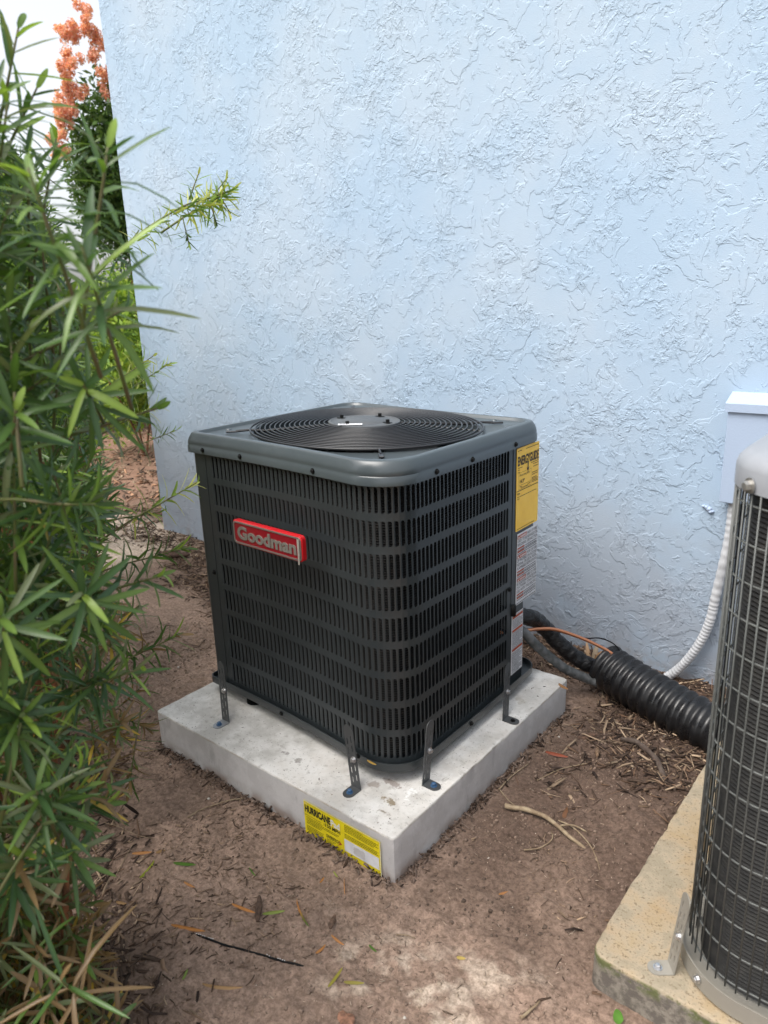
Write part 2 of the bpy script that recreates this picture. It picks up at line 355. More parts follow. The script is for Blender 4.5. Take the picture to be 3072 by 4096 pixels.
m = M['soil'] = mat('damp_sandy_soil', rough=.92, spec=.25); nb = NB(m)
at = nb.n('ShaderNodeAttribute', attribute_name='tint'); f1 = nb.noise(420, 3, .7); f2 = nb.noise(95, 6, .75)
c = nb.mix(.75, at.outputs['Color'], nb.mix(nb.ramp(f2, .32, .68), (.48, .45, .42), (1.35, 1.35, 1.35)), 'MULTIPLY')
c = nb.mix(nb.math('MULTIPLY', nb.ramp(f1, .66, .74), .6), c, (.42, .35, .28)); nb.l(c, nb.b.inputs['Base Color'])
nb.l(nb.bump(f1, .0015, .8, nb.bump(f2, .005, .8)), nb.b.inputs['Normal'])
def tintmat(name, rough, spec=.4, transl=0, bumpsc=0):
    m = mat(name, rough=rough, spec=spec, tint='tint')
    if transl:
        nb = NB(m); t = nb.n('ShaderNodeBsdfTranslucent'); a = nb.n('ShaderNodeAttribute', attribute_name='tint')
        x = nb.mix(1.0, a.outputs['Color'], (1.25, 1.35, .7), 'MULTIPLY'); nb.l(x, t.inputs['Color'])
        mx = nb.n('ShaderNodeMixShader'); mx.inputs[0].default_value = transl; out = nb.t.nodes['Material Output']
        nb.l(nb.b.outputs[0], mx.inputs[1]); nb.l(t.outputs[0], mx.inputs[2]); nb.l(mx.outputs[0], out.inputs['Surface'])
    if bumpsc: nb = NB(m); nb.l(nb.bump(nb.noise(bumpsc, 4, .7), .002, .7), nb.b.inputs['Normal'])
    return m
M['leaf'] = tintmat('podocarpus_leaf', .36, .5, .33); M['chips'] = tintmat('shredded_mulch', .85, .2, 0, 180); M['bush'] = tintmat('bush_leaf', .5, .3, .3)
M['bark'] = mat('reddish_brown_bark', (.17, .08, .045), .85, spec=.2); nb = NB(M['bark'])
nb.l(nb.mix(nb.ramp(nb.noise(40, 5, .7, vec=nb.map(scale=(1, 1, .15))), .35, .65), (.09, .05, .03), (.30, .13, .065)), nb.b.inputs['Base Color']); nb.l(nb.bump(nb.noise(60, 4, vec=nb.map(scale=(1, 1, .15))), .003, .8), nb.b.inputs['Normal'])
M['twig'] = mottled('green_brown_twig', (.10, .13, .03), (.13, .10, .05), 30, .6)
M['stick'] = mottled('dry_brown_stick', (.20, .14, .085), (.32, .25, .16), 60, .8)
M['pipe'] = mat('black_corrugated_plastic', (.009, .009, .010), .34, spec=.5); nb = NB(M['pipe'])
nb.l(nb.ramp(nb.noise(25, 5, .7), .3, .7, .22, .5), nb.b.inputs['Roughness']); nb.l(nb.mix(nb.math('MULTIPLY', nb.ramp(nb.noise(70, 5, .7), .6, .72), .5), (.009, .009, .010), (.07, .065, .06)), nb.b.inputs['Base Color'])
M['insul'] = mat('black_taped_insulation', (.008, .008, .009), .36, spec=.5); nb = NB(M['insul']); nb.l(nb.bump(nb.noise(45, 4, .6, 1.0, nb.map(scale=(1, 1, 1.6))), .008, .9), nb.b.inputs['Normal'])
M['greyflex'] = mottled('grey_flexible_conduit', (.055, .06, .06), (.13, .135, .14), 35, .65)
M['whiteflex'] = mottled('white_ribbed_conduit', (.50, .51, .53), (.40, .41, .43), 30, .5)
M['copper'] = mat('copper_tube', (.78, .33, .18), .30, metal=.9)
# ------------------------------------------------------------------ ground
def axis(lo, hi, st, far, k=1.28):
    a = list(np.arange(lo, hi, st)); d = st; x = a[-1]
    while x < far: d *= k; x += d; a.append(x)
    d = st; x = lo; b = []
    while x > -far: d *= k; x -= d; b.append(x)
    return np.array(b[::-1]+a)
gx = axis(-1.25, 1.3, .0055, 420); gy = axis(-1.42, .90, .0055, 420)
X, Y = np.meshgrid(gx, gy); Z = ground_h(X, Y)
Z = np.where((X > .935) & (Y < .44) & (Y > -.5), Z*.3, Z)
mm, sm = mulch_mask(X, Y), sand_mask(X, Y)
wet = sst(.20-np.hypot((X-.62)*.8, (Y+.42)*1.4)+(fbm(X, Y, 9, 3, 40)-.5)*.25, 0, .12)*.7
n = fbm(X, Y, 5, 4, 50)[..., None]; n2 = fbm(X, Y, 40, 3, 60)[..., None]
c = np.array([.285, .200, .152])*(.72+.56*n)*(.74+.52*n2)
c = c*(1-mm[..., None]*.65)+np.array([.055, .034, .024])*mm[..., None]*.65
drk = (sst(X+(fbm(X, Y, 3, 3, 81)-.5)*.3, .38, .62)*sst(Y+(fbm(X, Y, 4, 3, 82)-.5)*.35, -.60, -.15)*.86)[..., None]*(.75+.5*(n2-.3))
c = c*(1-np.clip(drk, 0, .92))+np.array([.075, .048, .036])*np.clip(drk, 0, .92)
wet = wet*.55*sst(fbm(X, Y, 22, 3, 83), .38, .58)
c = c*(1-wet[..., None])+np.array([.075, .048, .035])*wet[..., None]
c = c*(1-sm[..., None])+np.array([.55, .45, .36])*sm[..., None]
rd = sst(-X, 2.9, 3.6)[..., None]*.7; c = c*(1-rd)+np.array([.26, .15, .10])*rd
far = sst(np.hypot(X+1, Y), 6.5, 10)[..., None]*(.6+.4*sst(fbm(X, Y, .8, 3, 70), .35, .6))[..., None]
c = c*(1-far)+np.array([.12, .15, .03])*far
ny, nx = X.shape; idx = np.arange(nx*ny).reshape(ny, nx)
Fq = np.stack([idx[:-1, :-1], idx[:-1, 1:], idx[1:, 1:], idx[1:, :-1]], -1).reshape(-1, 4)
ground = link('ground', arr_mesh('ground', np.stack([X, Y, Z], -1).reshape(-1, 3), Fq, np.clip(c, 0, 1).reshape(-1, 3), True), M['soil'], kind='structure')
# ------------------------------------------------------------------ wall
wall = MB().box(((WX+4.2)/2, WY+1.5, 2.2), (4.2-WX, 3.0, 4.6), bev=.006).build('house_wall', M['stucco'], origin=(0, 0, 0), label='tall light blue house wall of rough skip-trowelled stucco behind the units', category='wall')
# ------------------------------------------------------------------ first unit
WARP[0] = True
q = .3685; AC = thing('air_conditioner', 'dark grey air conditioner with louvred sides and a red name badge, on the white pad', 'air conditioner', (0, 0, PZ))
RB = 3*0+.12
L1, LA = q-RB+.307, RB*math.pi/2; L2 = .208+q-RB; LT = L1+LA+L2
def PU(u, off=0):     # path of the wrapped louvre sheet; off = outward
    if u < L1: return Vector((-.307+u, -q-off, 0)), Vector((1, 0, 0)), Vector((0, -1, 0))
    if u < L1+LA:
        a = (u-L1)/RB-math.pi/2; n_ = Vector((math.cos(a), math.sin(a), 0))
        return Vector((q-RB, -q+RB, 0))+n_*(RB+off), Vector((-math.sin(a), math.cos(a), 0)), n_
    return Vector((q+off, -q+RB+u-L1-LA, 0)), Vector((0, 1, 0)), Vector((1, 0, 0))
ZT, RP, SH = .9345, .0845, .0655
mb = MB(); NS = 70; U0 = .0195; PIT_ = (LT-U0-.021)/NS; HW = PIT_*.83; louv = []
def sheetpt(u, z, off=0): p, t, n_ = PU(u, off); return (p.x, p.y, z)
zlev = [.163]+[ZT-RP*8-SH-.006]+[ZT-RP*k-SH-(RP-SH)/2 for k in range(7, -1, -1)]+[ZT+.009, .950]
zlev = [.166, ZT-8*RP-SH-.009]+[ZT-k*RP+.0095 for k in range(8, -1, -1)]+[.952]
ue = [0]+[U0+PIT_*i for i in range(NS+1)]+[LT]
for i in range(len(ue)-1):
    a, b = ue[i], ue[i+1]; cell = 0 < i < len(ue)-2
    for j in range(len(zlev)-1):
        z0, z1 = zlev[j], zlev[j+1]
        if cell and 1 <= j <= 9:
            k = 9-j; t1 = ZT-k*RP; t0 = t1-SH; hl = a+(PIT_-HW)*.5; hr = hl+HW; r = .0055
            hp = [(hl, t0), (hr-r, t0), (hr-r*.3, t0+r*.3), (hr, t0+r), (hr, t1-r), (hr-r*.3, t1-r*.3), (hr-r, t1), (hl, t1)]
            V = [sheetpt(*p) for p in [(a, z0), (b, z0), (b, z1), (a, z1)]+hp]
            Fc = [(0, 4, 11, 3), (0, 1, 5, 4), (1, 7, 6, 5), (1, 2, 8, 7), (2, 10, 9, 8), (2, 3, 11, 10)]
            V += [sheetpt(p[0], p[1], -.0008) for p in hp]
            for e in range(8): f = (e+1) % 8; Fc.append((4+e, 4+f, 12+f, 12+e))
            mb.add(V, Fc); louv.append((hl, t0, k, i))
        else: mb.add([sheetpt(*p) for p in ((a, z0), (b, z0), (b, z1), (a, z1))], [(0, 1, 2, 3)])
sheet = mb.build('louvred_panel', M['shell'], AC)
# one pressed louvre vane: local x along the sheet, y inward, z up
pr = [(0, 0), (.0015, .0003), (.0030, .0010), (.0042, .0021), (.0050, .0032)]
V = []; Fc = []
for x_, y_ in pr: V += [(x_, y_*.35, 0), (x_, y_, .004), (x_, y_, SH-.008), (x_, y_*.15, SH)]
for i in range(4):
    for j in range(3): Fc.append((i*4+j, (i+1)*4+j, (i+1)*4+j+1, i*4+j+1))
lm = bpy.data.meshes.new('louvre'); lm.from_pydata(V, [], Fc); lm.materials.append(M['shell']); lm.polygons.foreach_set('use_smooth', [True]*len(Fc))
AO = Vector((0, 0, PZ))
def lmat(u, z):
    p, t, n_ = PU(u); p0 = Vector(warp((p.x, p.y, .5))); p1 = Vector(warp((p.x+t.x*.01, p.y+t.y*.01, .5))); p = Vector((p0.x, p0.y, 0)); t = (p1-p0).normalized(); n_ = Vector((t.y, -t.x, 0))
    return Matrix(((t.x, -n_.x, 0, p.x), (t.y, -n_.y, 0, p.y), (0, 0, 1, z-PZ), (0, 0, 0, 1)))
louv.sort(key=lambda l: (Vector(sheetpt(l[0], l[1]))-CAM).length)
for l in louv[:300]: link('louvre', lm, None, sheet, lmat(l[0], l[1]))
mb = MB()
for l in louv[300:]: Ml = lmat(l[0], l[1]); mb.add([Ml @ Vector(p)+AO for p in V], Fc)
WARP[0] = False
mb.build('louvres', M['shell'], sheet, smooth=True, kind='stuff')
WARP[0] = True
# coil behind the sheet: ribbed wall
mb = MB(); us = [LT*k/46 for k in range(47)]; zz = [.18+.0035*k for k in range(218)]
V = []; 
for k, z in enumerate(zz):
    for u in us: V.append(sheetpt(u, z, -.030-(.0032 if k % 2 else 0)))
n_ = len(us); Fc = [(k*n_+i, k*n_+i+1, (k+1)*n_+i+1, (k+1)*n_+i) for k in range(len(zz)-1) for i in range(n_-1)]
mb.add(V, Fc).build('coil', M['coil'], AC)
mb = MB()   # rear casing: the plain back and left sides, with rounded corners
def arc(cx, cy, r, a0, a1, n=6): return [(cx+r*math.cos(math.radians(a0+(a1-a0)*k/n)), cy+r*math.sin(math.radians(a0+(a1-a0)*k/n))) for k in range(n+1)]
pr = [(-.3075, -q-.0008)]+arc(-q+.03, -q+.03, .0305, 270, 180)+arc(-q+.05, q-.05, .05, 180, 90)+[(.12, q)]
pr[1:8] = arc(-q+.024, -q+.024, .0245, 270, 180)
V = [(x, y, z) for z in (.166, .952) for x, y in pr]; n_ = len(pr)
mb.add(V, [(i+1, i, n_+i, n_+i+1) for i in range(n_-1)]).build('rear_casing', M['shell'], AC, smooth=True, sharp=30)
mb = MB()   # upper service panel with overhanging rounded rear corner
def wallstrip(mb, pr, z0, z1, cap=True):
    n_ = len(pr); mb.add([(x, y, z) for z in (z0, z1) for x, y in pr], [(i, i+1, n_+i+1, n_+i) for i in range(n_-1)]+([tuple(range(n_-1, -1, -1)), tuple(range(n_, 2*n_))] if cap else []))
wallstrip(mb, [(q+.0012, .2095)]+arc(q-.034, q-.030, .0352, 0, 90)+[(.12, q+.005), (.12, .2095)], .440, .952)
mb.build('service_panel', M['shell'], AC, smooth=True, sharp=40, label='plain upper panel carrying the yellow and white labels')
mb = MB(); wallstrip(mb, [(q-.0005, .2085), (q-.0005, .291), (.14, .291), (.14, q), (.10, q), (.10, .2085)], .166, .4405); mb.build('lower_corner_panel', M['shell'], AC)
# dark hidden floor inside, venturi and fan
mb = MB(); mb.loft([[(*rsq(t, .33, .1), z) for t in angs(48)] for z in (.19, .192)]); mb.build('drain_floor', M['black'], AC)
N = 240; A = angs(N); C_ = [(-math.cos(t), 0) for t in A]
def ring(h, r, z): k = r/.127; return [(*rsqc(t, h, (.055*k, .070*k, .018*k, .127*k)), z) for t in A]
def circ(r, z): return [(r*math.cos(t), r*math.sin(t), z) for t in A]
mb = MB()
mb.loft([ring(.3745, .122, .944), ring(.3795, .127, .9395), ring(.3795, .127, .957), ring(.3775, .127, .9595), ring(.3785, .127, .9635), ring(.3775, .127, .970), ring(.3745, .125, .9775), ring(.3700, .123, .9850), ring(.3680, .122, .9872), ring(.3650, .120, .9885), ring(.3600, .118, .9890),
         ring(.3555, .113, .9890), ring(.3535, .111, .9878), ring(.3515, .109, .9825), ring(.3490, .107, .9805), circ(.3390, .9800), circ(.334, .9795), circ(.3325, .970), circ(.330, .90)], False, False)
cap = mb.build('top_cap', M['cap'], AC, smooth=True, sharp=50)
# bosses at the corners of the recess
mb = MB()
for a in (45, 135, 225, 315):
    for da in (-9, 9):
        cx, cy =   .415*math.cos(math.radians(a+da)), .415*math.sin(math.radians(a+da))
        mb.loft([[(cx+r*math.cos(t), cy+r*math.sin(t), z) for t in angs(12)] for r, z in ((.010, .9805), (.008, .983), (.003, .984))], False, True)
mb.build('pressed_boss', M['cap'], AC, smooth=True)
# fan guard: concentric rings, arms and tie wires
guard = MB(); 
def dome(r): return .9880+.012*(1-(r/.345)**2)
for a in (22.5, 67.5): pass
for a in (45, 135, 225, 315):
    ca, sa = math.cos(math.radians(a)), math.sin(math.radians(a)); Rz = Matrix.Rotation(math.radians(a), 4, 'Z')
    guard.tube([(ca*r, sa*r, z) for r, z in ((.10, dome(.10)-.006), (.2, dome(.2)-.007), (.30, dome(.3)-.007), (.350, .9870), (.385, .9850))], .0035, 6)
    guard.box((ca*.397, sa*.397, .9845), (.034, .013, .004), M=Rz, bev=.001)
for k in range(8):
    a = math.radians(22.5+45*k+ (0)); guard.tube([(math.cos(a)*r, math.sin(a)*r, dome(r)-.0035) for r in (.10, .2, .28, .345)], .0016, 5)
guard = guard.build('fan_guard', M['blackwire'], AC)
rr = [.343-.0148*k for k in range(16)]; rmesh = None
for k, r in enumerate(rr):
    m_ = MB().tube([(r*math.cos(2*math.pi*i/96), r*math.sin(2*math.pi*i/96), dome(r)) for i in range(96)], .0023 if k else .0030, 6, closed=True); m_.build('wire_ring', M['blackwire'], guard, smooth=True)
mb = MB(); B = angs(64); cz = lambda r, z: [(r*math.cos(t), r*math.sin(t), z) for t in B]
mb.loft([cz(.1065, .991), cz(.1085, .9995), cz(.107, 1.0025), cz(.101, 1.0035), cz(.099, 1.0015), cz(.066, 1.0035), cz(.0645, 1.0050), cz(.01, 1.0055)], True, True)
plate = mb.build('motor_plate', M['hub'], AC, smooth=True, sharp=50)
for a in (0, 90, 180, 270):
    ca, sa = math.cos(math.radians(a+3)), math.sin(math.radians(a+3)); cx, cy = .084*ca, .084*sa
    MB().loft([[(cx+.017*math.cos(t), cy+.010*math.sin(t), z) for t in angs(16)] for z in (1.0020, 1.0040)]).build('recess_shade', M['black'], plate)  # raised black disc; its colour paints the shade of a sunken hole
    MB().loft([[(cx+.0055*math.cos(t), cy+.0055*math.sin(t), z) for t in angs(6)] for z in (1.0025, 1.013)]).build('bolt', M['black'], plate)
P_ = Print((.016, -.094, 1.0042), (.80, .60, 0), (-.60, .80, 0.05))
P_.rect(-.030, -.004, .040, .016, .0006)
ml = P_.mb.build('motor_label', M['white'], plate); P_.mb = MB(); P_.greek(-.026, .0, .009, .0035, .001); P_.greek(.01, .036, .004, .002, .001); P_.greek(-.026, .0, .003, .002, .001); P_.mb.build('small_print', M['greyink'], plate, kind='stuff')
mb = MB()   # fan blades, slack and dark below the guard
for k in range(3):
    V = []; 
    for i in range(7):
        r = .05+.045*i
        for j in range(6): a = math.radians(120*k+20+j*15+i*4); V.append((r*math.cos(a), r*math.sin(a), .895+.040*(j/5)-.01*math.sin(j/5*math.pi)))
    mb.add(V, [(i*6+j, i*6+j+1, (i+1)*6+j+1, (i+1)*6+j) for i in range(6) for j in range(5)])
mb.loft([cz(.06, .90), cz(.06, .96), cz(.05, .965)], True, True); mb.build('fan', M['black'], AC, smooth=True, sharp=40)
# base pan rim
mb = MB(); mb.loft([ring(.36, .11, .163), ring(.3805, .125, .1615), ring(.3815, .126, .1635), ring(.3815, .126, .1865), ring(.3795, .124, .1865), ring(.3795, .124, .170), ring(.30, .09, .169)], True, False)
base = mb.build('base_pan', M['shell'], AC, smooth=True, sharp=40)
for sx, sy in ((.25, -.3), (-.28, -.28), (.3, .2), (-.28, .28)): MB().loft([[(sx+.028*math.cos(t), sy+.028*math.sin(t), z) for t in angs(12)] for z in (.1302, .163)]).build('foot', M['black'], AC)
# screws
def hexmesh(name, m_, r=.0052, h=.006, wr=.0075):
    mb = MB(); mb.loft([[(wr*math.cos(t), wr*math.sin(t), z) for t in angs(12)] for z in (0, .0012)])
    mb.loft([[(k_*r*math.cos(t), k_*r*math.sin(t), z) for t in angs(6)] for k_, z in ((1, .0012), (1, h-.001), (.75, h))])
    me = bpy.data.meshes.new(name); me.from_pydata(mb.v, [], mb.f); me.materials.append(m_); return me
scr_b = hexmesh('screw_black', M['black']); scr_z = hexmesh('screw_zinc', M['zinc'], .0058, .008, .0088); scr_blue = hexmesh('screw_blue', M['blue'], .0062, .009, .009)
def orient(pos, nrm, parent_loc=(0, 0, 0)):
    pos = warp(tuple(pos)); n_ = Vector(nrm).normalized(); qt = n_.to_track_quat('Z', 'Y').to_matrix().to_4x4(); qt.translation = Vector(pos)-Vector(parent_loc); return qt
for x in (-.302, -.145, .135): link('screw', scr_b, None, AC, orient((x, -.3792, .951), (0, -1, 0), AO))
for y in (-.19, -.03, .2005): link('screw', scr_b, None, AC, orient((.3797, y, .951), (1, 0, 0), AO))
link('screw', scr_b, None, AC, orient((-.318, -q-.001, .56), (0, -1, 0), AO)); link('screw', scr_b, None, AC, orient((q+.0015, .196, .505), (1, 0, 0), AO))
for p, n_ in (((-.06, -.3815, .172), (0, -1, 0)), ((.3815, -.04, .172), (1, 0, 0)), ((.246, -.3815, .180), (0, -1, 0))): link('screw', scr_b, None, AC, orient(p, n_, AO))
MB().tube([(q, .222, z) for z in (.41, .43, .445)], .010, 10).build('cable_grommet', M['black'], AC, smooth=True)
# name badge
WARP[0] = False
P_ = Print((-.167, -.3775, .7225), (.2935, -.0105, 0), (0, 0, 1)); bw, bh = .282, .070
mb = MB(); o_ = lambda i, h: [P_.P(a, b, h) for a, b in rrect(i, i, bw-i, bh-i, .012-i*.6)]
mb.loft([o_(0, 0), o_(0, .012), o_(.0015, .0133)], True, True); badge = mb.build('name_badge', M['red'], AC, smooth=True, sharp=40)
mb = MB(); r1, r2 = rrect(.0035, .0035, bw-.0035, bh-.0035, .010), rrect(.0075, .0075, bw-.0075, bh-.0075, .0075)
mb.loft([[P_.P(*p, .0135) for p in r1], [P_.P(*p, .0155) for p in r1], [P_.P(*p, .0155) for p in r2], [P_.P(*p, .0138) for p in r2]], False, False); mb.build('bezel', M['chrome'], badge)
mb = MB(); mb.add([P_.P(*p, .0139) for p in r2], [tuple(range(len(r2)))]); mb.build('badge_face', M['redface'], badge)
mb = MB(); P_.text('Goodman', .020, .0165, bw-.022, .055, .0158, bold=.035, mb=mb, ext=.002); mb.build('lettering', M['letter'], badge)
mb = MB(); mb.add([P_.P(a, b, h) for a, b, h in ((bw-.016, -.006, .0165), (bw-.010, -.007, .017), (bw-.007, .03, .0175), (bw-.008, bh-.006, .0165), (bw-.017, bh-.008, .0162), (bw-.0155, .03, .0168))], [(0, 1, 2, 5), (5, 2, 3, 4)]); mb.build('peeling_film_strip', M['film'], badge)
WARP[0] = True
# yellow energy label
P_ = Print((q+.0022, .2265, .679), (0, 1, 0), (0, 0, 1)); W_, H_ = .144, .254
mb = MB(); mb.add(*prism2d(rrect(0, 0, W_, H_, .005), [], .0006, P_.M(0))); lab = mb.build('energy_label', M['yellow'], AC)
h = .0012; P_.text('ENERGYGUIDE', .006, .200, W_-.004, .229, h, bold=.03); P_.rect(.0685, .182, .0735, .204, h); P_.mb.add([P_.P(.062, .188, h), P_.P(.071, .174, h), P_.P(.080, .188, h), P_.P(.071, .183, h)], [(0, 1, 3), (1, 2, 3)])
P_.rect(.0015, .1235, W_-.0015, .1255, h); P_.text('14.3*', .020, .146, .050, .158, h, bold=.02); P_.text('Efficiency Rating (SEER2)*', .018, .166, .085, .174, h)
for a0, b0, a1, b1 in ((.012, .1785, .093, .1791), (.012, .1283, .093, .1289), (.012, .1283, .0125, .179), (.0925, .1283, .093, .179), (.018, .140, .088, .1408), (.018, .138, .0188, .144), (.0872, .138, .088, .144)): P_.rect(a0, b0, a1, b1, h)
P_.text('Notice', .005, .113, .022, .120, h, bold=.02); P_.mb.build('lettering', M['ink'], lab, kind='stuff'); P_.mb = MB()
for a0, a1, b in ((.055, .14, .2445), (.006, .03, .2445), (.006, .036, .193), (.006, .02, .187), (.006, .02, .180), (.09, .14, .195), (.105, .14, .189), (.105, .14, .181), (.098, .138, .163), (.098, .138, .157), (.098, .13, .147), (.098, .138, .1425), (.098, .138, .138), (.098, .138, .1335), (.02, .035, .1345), (.07, .088, .1345), (.03, .075, .1305), (.006, .13, .105), (.006, .022, .099), (.006, .12, .005)): P_.greek(a0, a1, b, .0022, h, word=.006)
P_.mb.build('small_print', M['amberink'], lab, kind='stuff')
# white warning labels
P_ = Print((q+.0022, .2345, .437), (0, 1, 0), (0, 0, 1)); W_, H_ = .137, .232
mb = MB(); mb.add(*prism2d([(0, 0), (W_, .0), (W_, H_), (0.004, H_)], [], .0006, P_.M(0))); lab = mb.build('warning_label', M['white'], AC, label='large white label with orange warning bars')
ink, red, wi, gk = MB(), MB(), MB(), MB(); y = H_-.005
def big(t, a0, b): P_.text(t, a0, b, min(W_-.002, a0+.0075*len(t)), b+.0092, h, mb=ink)
yy = H_-.016
for blk in (('RISK OF FIRE', ('USED. TO BE REPAIRED ON', 'PERSONNEL. DO NOT PUN'), 2), ('RISK OF FIRE', ('OF PROPERLY IN ACCORD', 'FEDERAL OR LOCAL REGUL', 'FLAMMABLE REFRIGERANT'), 2), ('RISK OF FIRE', ('BE IGNITION SOURCES SHA', 'DUCTWORK, OTHER THAN', 'USE WITH THE SPECIFIC'), 2)):
    P_.rect(.005, yy-.001, .064, yy+.0105, h, red); P_.text('WARNING', .020, yy+.0012, .061, yy+.0082, h+.0003, bold=.02, mb=wi)
    P_.mb = wi; wi.add([P_.P(.008, yy+.001, h+.0003), P_.P(.017, yy+.001, h+.0003), P_.P(.0125, yy+.009, h+.0003)], [(0, 1, 2)])
    big(blk[0], .070, yy); yy -= .0125
    for t in blk[1]: P_.text(t, .005, yy, W_-.001, yy+.0092, h, mb=ink); yy -= .0122
    for k in range(blk[2]):
        yy += .003; P_.rect(.005, yy, .050, yy+.005, h, red); P_.greek(.053, W_-.004, yy+.001, .0028, h, gk, .01); yy -= .0065; P_.greek(.005, W_-.004, yy+.001, .0028, h, gk, .01); yy -= .0075
    yy -= .0045
while yy > .0: P_.greek(.005, W_-.004, yy+.002, .0028, h, gk, .01); yy -= .006
ink.build('lettering', M['ink'], lab, kind='stuff'); red.build('warning_bar', M['orangered'], lab); wi.build('warning_lettering', M['whiteink'], lab); gk.build('small_print', M['greyink'], lab, kind='stuff')
P_ = Print((q+.0015, .2135, .207), (0, 1, 0), (0, 0, 1)); W_, H_ = .074, .204
mb = MB(); mb.add(*prism2d([(0, 0), (W_, 0), (W_, H_), (0, H_)], [], .0006, P_.M(0))); lab = mb.build('warning_label', M['white'], AC, label='small narrow white label low on the corner panel')
red, gk = MB(), MB()
for b in (.190, .145, .079): P_.rect(.004, b, W_-.004, b+.0085, h, red)
for k in range(46):
    b = .005+.004*k
    if not any(x-.003 < b < x+.009 for x in (.190, .145, .079)): P_.greek(.005, W_-.005-random.random()*.02*(k % 5 == 0), b, .0019, h, gk, .008)
for a0, b0, a1, b1 in ((.0025, .0025, W_-.0025, .0032), (.0025, H_-.0032, W_-.0025, H_-.0025), (.0025, .0025, .0032, H_-.0025), (W_-.0032, .0025, W_-.0025, H_-.0025)): P_.rect(a0, b0, a1, b1, h, gk)
red.build('warning_bar', M['orangered'], lab); gk.build('small_print', M['greyink'], lab, kind='stuff')
mb = MB(); mb.add([(-q-.0008, y_, z) for y_, z in ((-.335, .80), (-.335, .90), (-.29, .90), (-.29, .80))], [(0, 1, 2, 3)]); mb.add([(-.3686+.0006, -q-.0001, 0)]*0, [])
WARP[0] = False
# tie down brackets
def bracket(parent, foot, up, out, top, lean, m_, fm, hgt, boltm, wash=None, name='tie_down_bracket'):
    """foot: bend centre on the pad; out: outward dir; lean: inward shift of the top"""
    out = Vector(out).normalized(); f = Vector(foot); tp = Vector(top); B = (tp-f).normalized(); A = B.cross(-out).normalized(); A = Vector((0, 0, 1)).cross(out).normalized()
    Nn = A.cross(B).normalized()
    if Nn.dot(out) < 0: A = -A; Nn = A.cross(B).normalized()
    L = (tp-f).length; W2 = .0165; Mx = Matrix(((A.x, B.x, Nn.x, f.x), (A.y, B.y, Nn.y, f.y), (A.z, B.z, Nn.z, f.z), (0, 0, 0, 1)))
    outer = [(-W2, 0), (W2, 0)]+[(W2*math.cos(t), L-W2+W2*math.sin(t)) for t in [math.pi*k/10 for k in range(11)]]
    holes = []; b = .012; k = 0
    while b < L-.036:
        for a, db in ((-.0075, 0), (.0065, .009)):
            if b+db+.018 < L-.012: holes.append(rrect(a-.0022, b+db, a+.0022, b+db+.017, .002, 2))
        b += .0255
    mb = MB(); mb.add(*prism2d(outer, holes, .0022, Mx)); br = mb.build(name, m_, parent)
    Mf = Matrix(((A.x, out.x, 0, f.x), (A.y, out.y, 0, f.y), (A.z, out.z, 1, f.z+.0003), (0, 0, 0, 1)))
    fo = [(-W2, 0), (W2, 0)]+[(W2*math.cos(t), .030+W2*math.sin(t)) for t in [math.pi*k/8 for k in range(9)]]
    if Mf.determinant() < 0: fo = [(-x, y) for x, y in fo][::-1]; Mf = Matrix(((-A.x, out.x, 0, f.x), (-A.y, out.y, 0, f.y), (0, 0, 1, f.z+.0003), (0, 0, 0, 1))); 
    mb = MB(); mb.add(*prism2d(fo, [], .0024, Mf)); mb.build('foot_plate', fm, br)
    bp_ = f+out*.027+Vector((0, 0, .0027))
    link('anchor_screw', boltm, None, br, orient(bp_, (0, 0, 1), parent.location))
    c_ = f+B*hgt+Nn*.0022; link('screw', scr_z, None, br, orient(c_+A*.006, Nn, parent.location)); 
    return br
bracket(AC, (-.262, -.414, PZ), None, (0, -1, 0), (-.332, -.360, .290), 0, M['bracket'], M['galv'], .095, scr_blue)
bracket(AC, (.272, -.415, PZ), None, (0, -1, 0), (.228, -.389, .290), 0, M['bracket'], M['bracket'], .078, scr_blue)
bracket(AC, (.405, -.290, PZ), None, (1, 0, 0), (.395, -.250, .294), 0, M['bracket'], M['bracket'], .085, scr_blue)
bracket(AC, (.420, .100, PZ), None, (1, 0, 0), (.392, .160, .283), 0, M['bracket'], M['bracket'], .078, scr_b)
# ------------------------------------------------------------------ pad
def padmesh(x0, x1, y0, y1, z, r, bev, amp, seed, n=420, zb=-.06):
    cx, cy, hx, hy = (x0+x1)/2, (y0+y1)/2, (x1-x0)/2, (y1-y0)/2; T = angs(n); mb = MB(); rings = []
    rs = np.random.RandomState(seed)
    for i, zz_ in ((0, zb), (0, 0), (0, z*.3), (0, z*.6), (0, z-bev*1.5), (bev*.15, z-bev*.6), (bev*.5, z-bev*.2), (bev, z-.001), (bev*1.8, z), (bev*2.6, z), (.06, z), (.12, z)):
        P = []
        for t in T:
            x, y = rsq(t, hx-i, r, cx, cy, hy-i); P.append([x, y, zz_])
        P = np.array(P); nn = (fbm(P[:, 0]+P[:, 2], P[:, 1]-P[:, 2]*1.3, 22, 4, seed)-.5)*amp; n5 = (fbm(P[:, 0]+P[:, 2], P[:, 1], 70, 3, seed+3)-.5)
        d = np.stack([P[:, 0]-cx, P[:, 1]-cy], 1); d /= np.linalg.norm(d, axis=1)[:, None]
        chip = np.maximum(n5-.18, 0)*.03*(1 if z-bev*2 < zz_ < z-.0005 else .2)
        if i < .05: P[:, :2] += d*(nn-chip)[:, None]
        P[:, 2] += nn*.25*(zz_ > z*.8); rings.append(P.tolist())
    mb.loft(rings, True, True); return mb
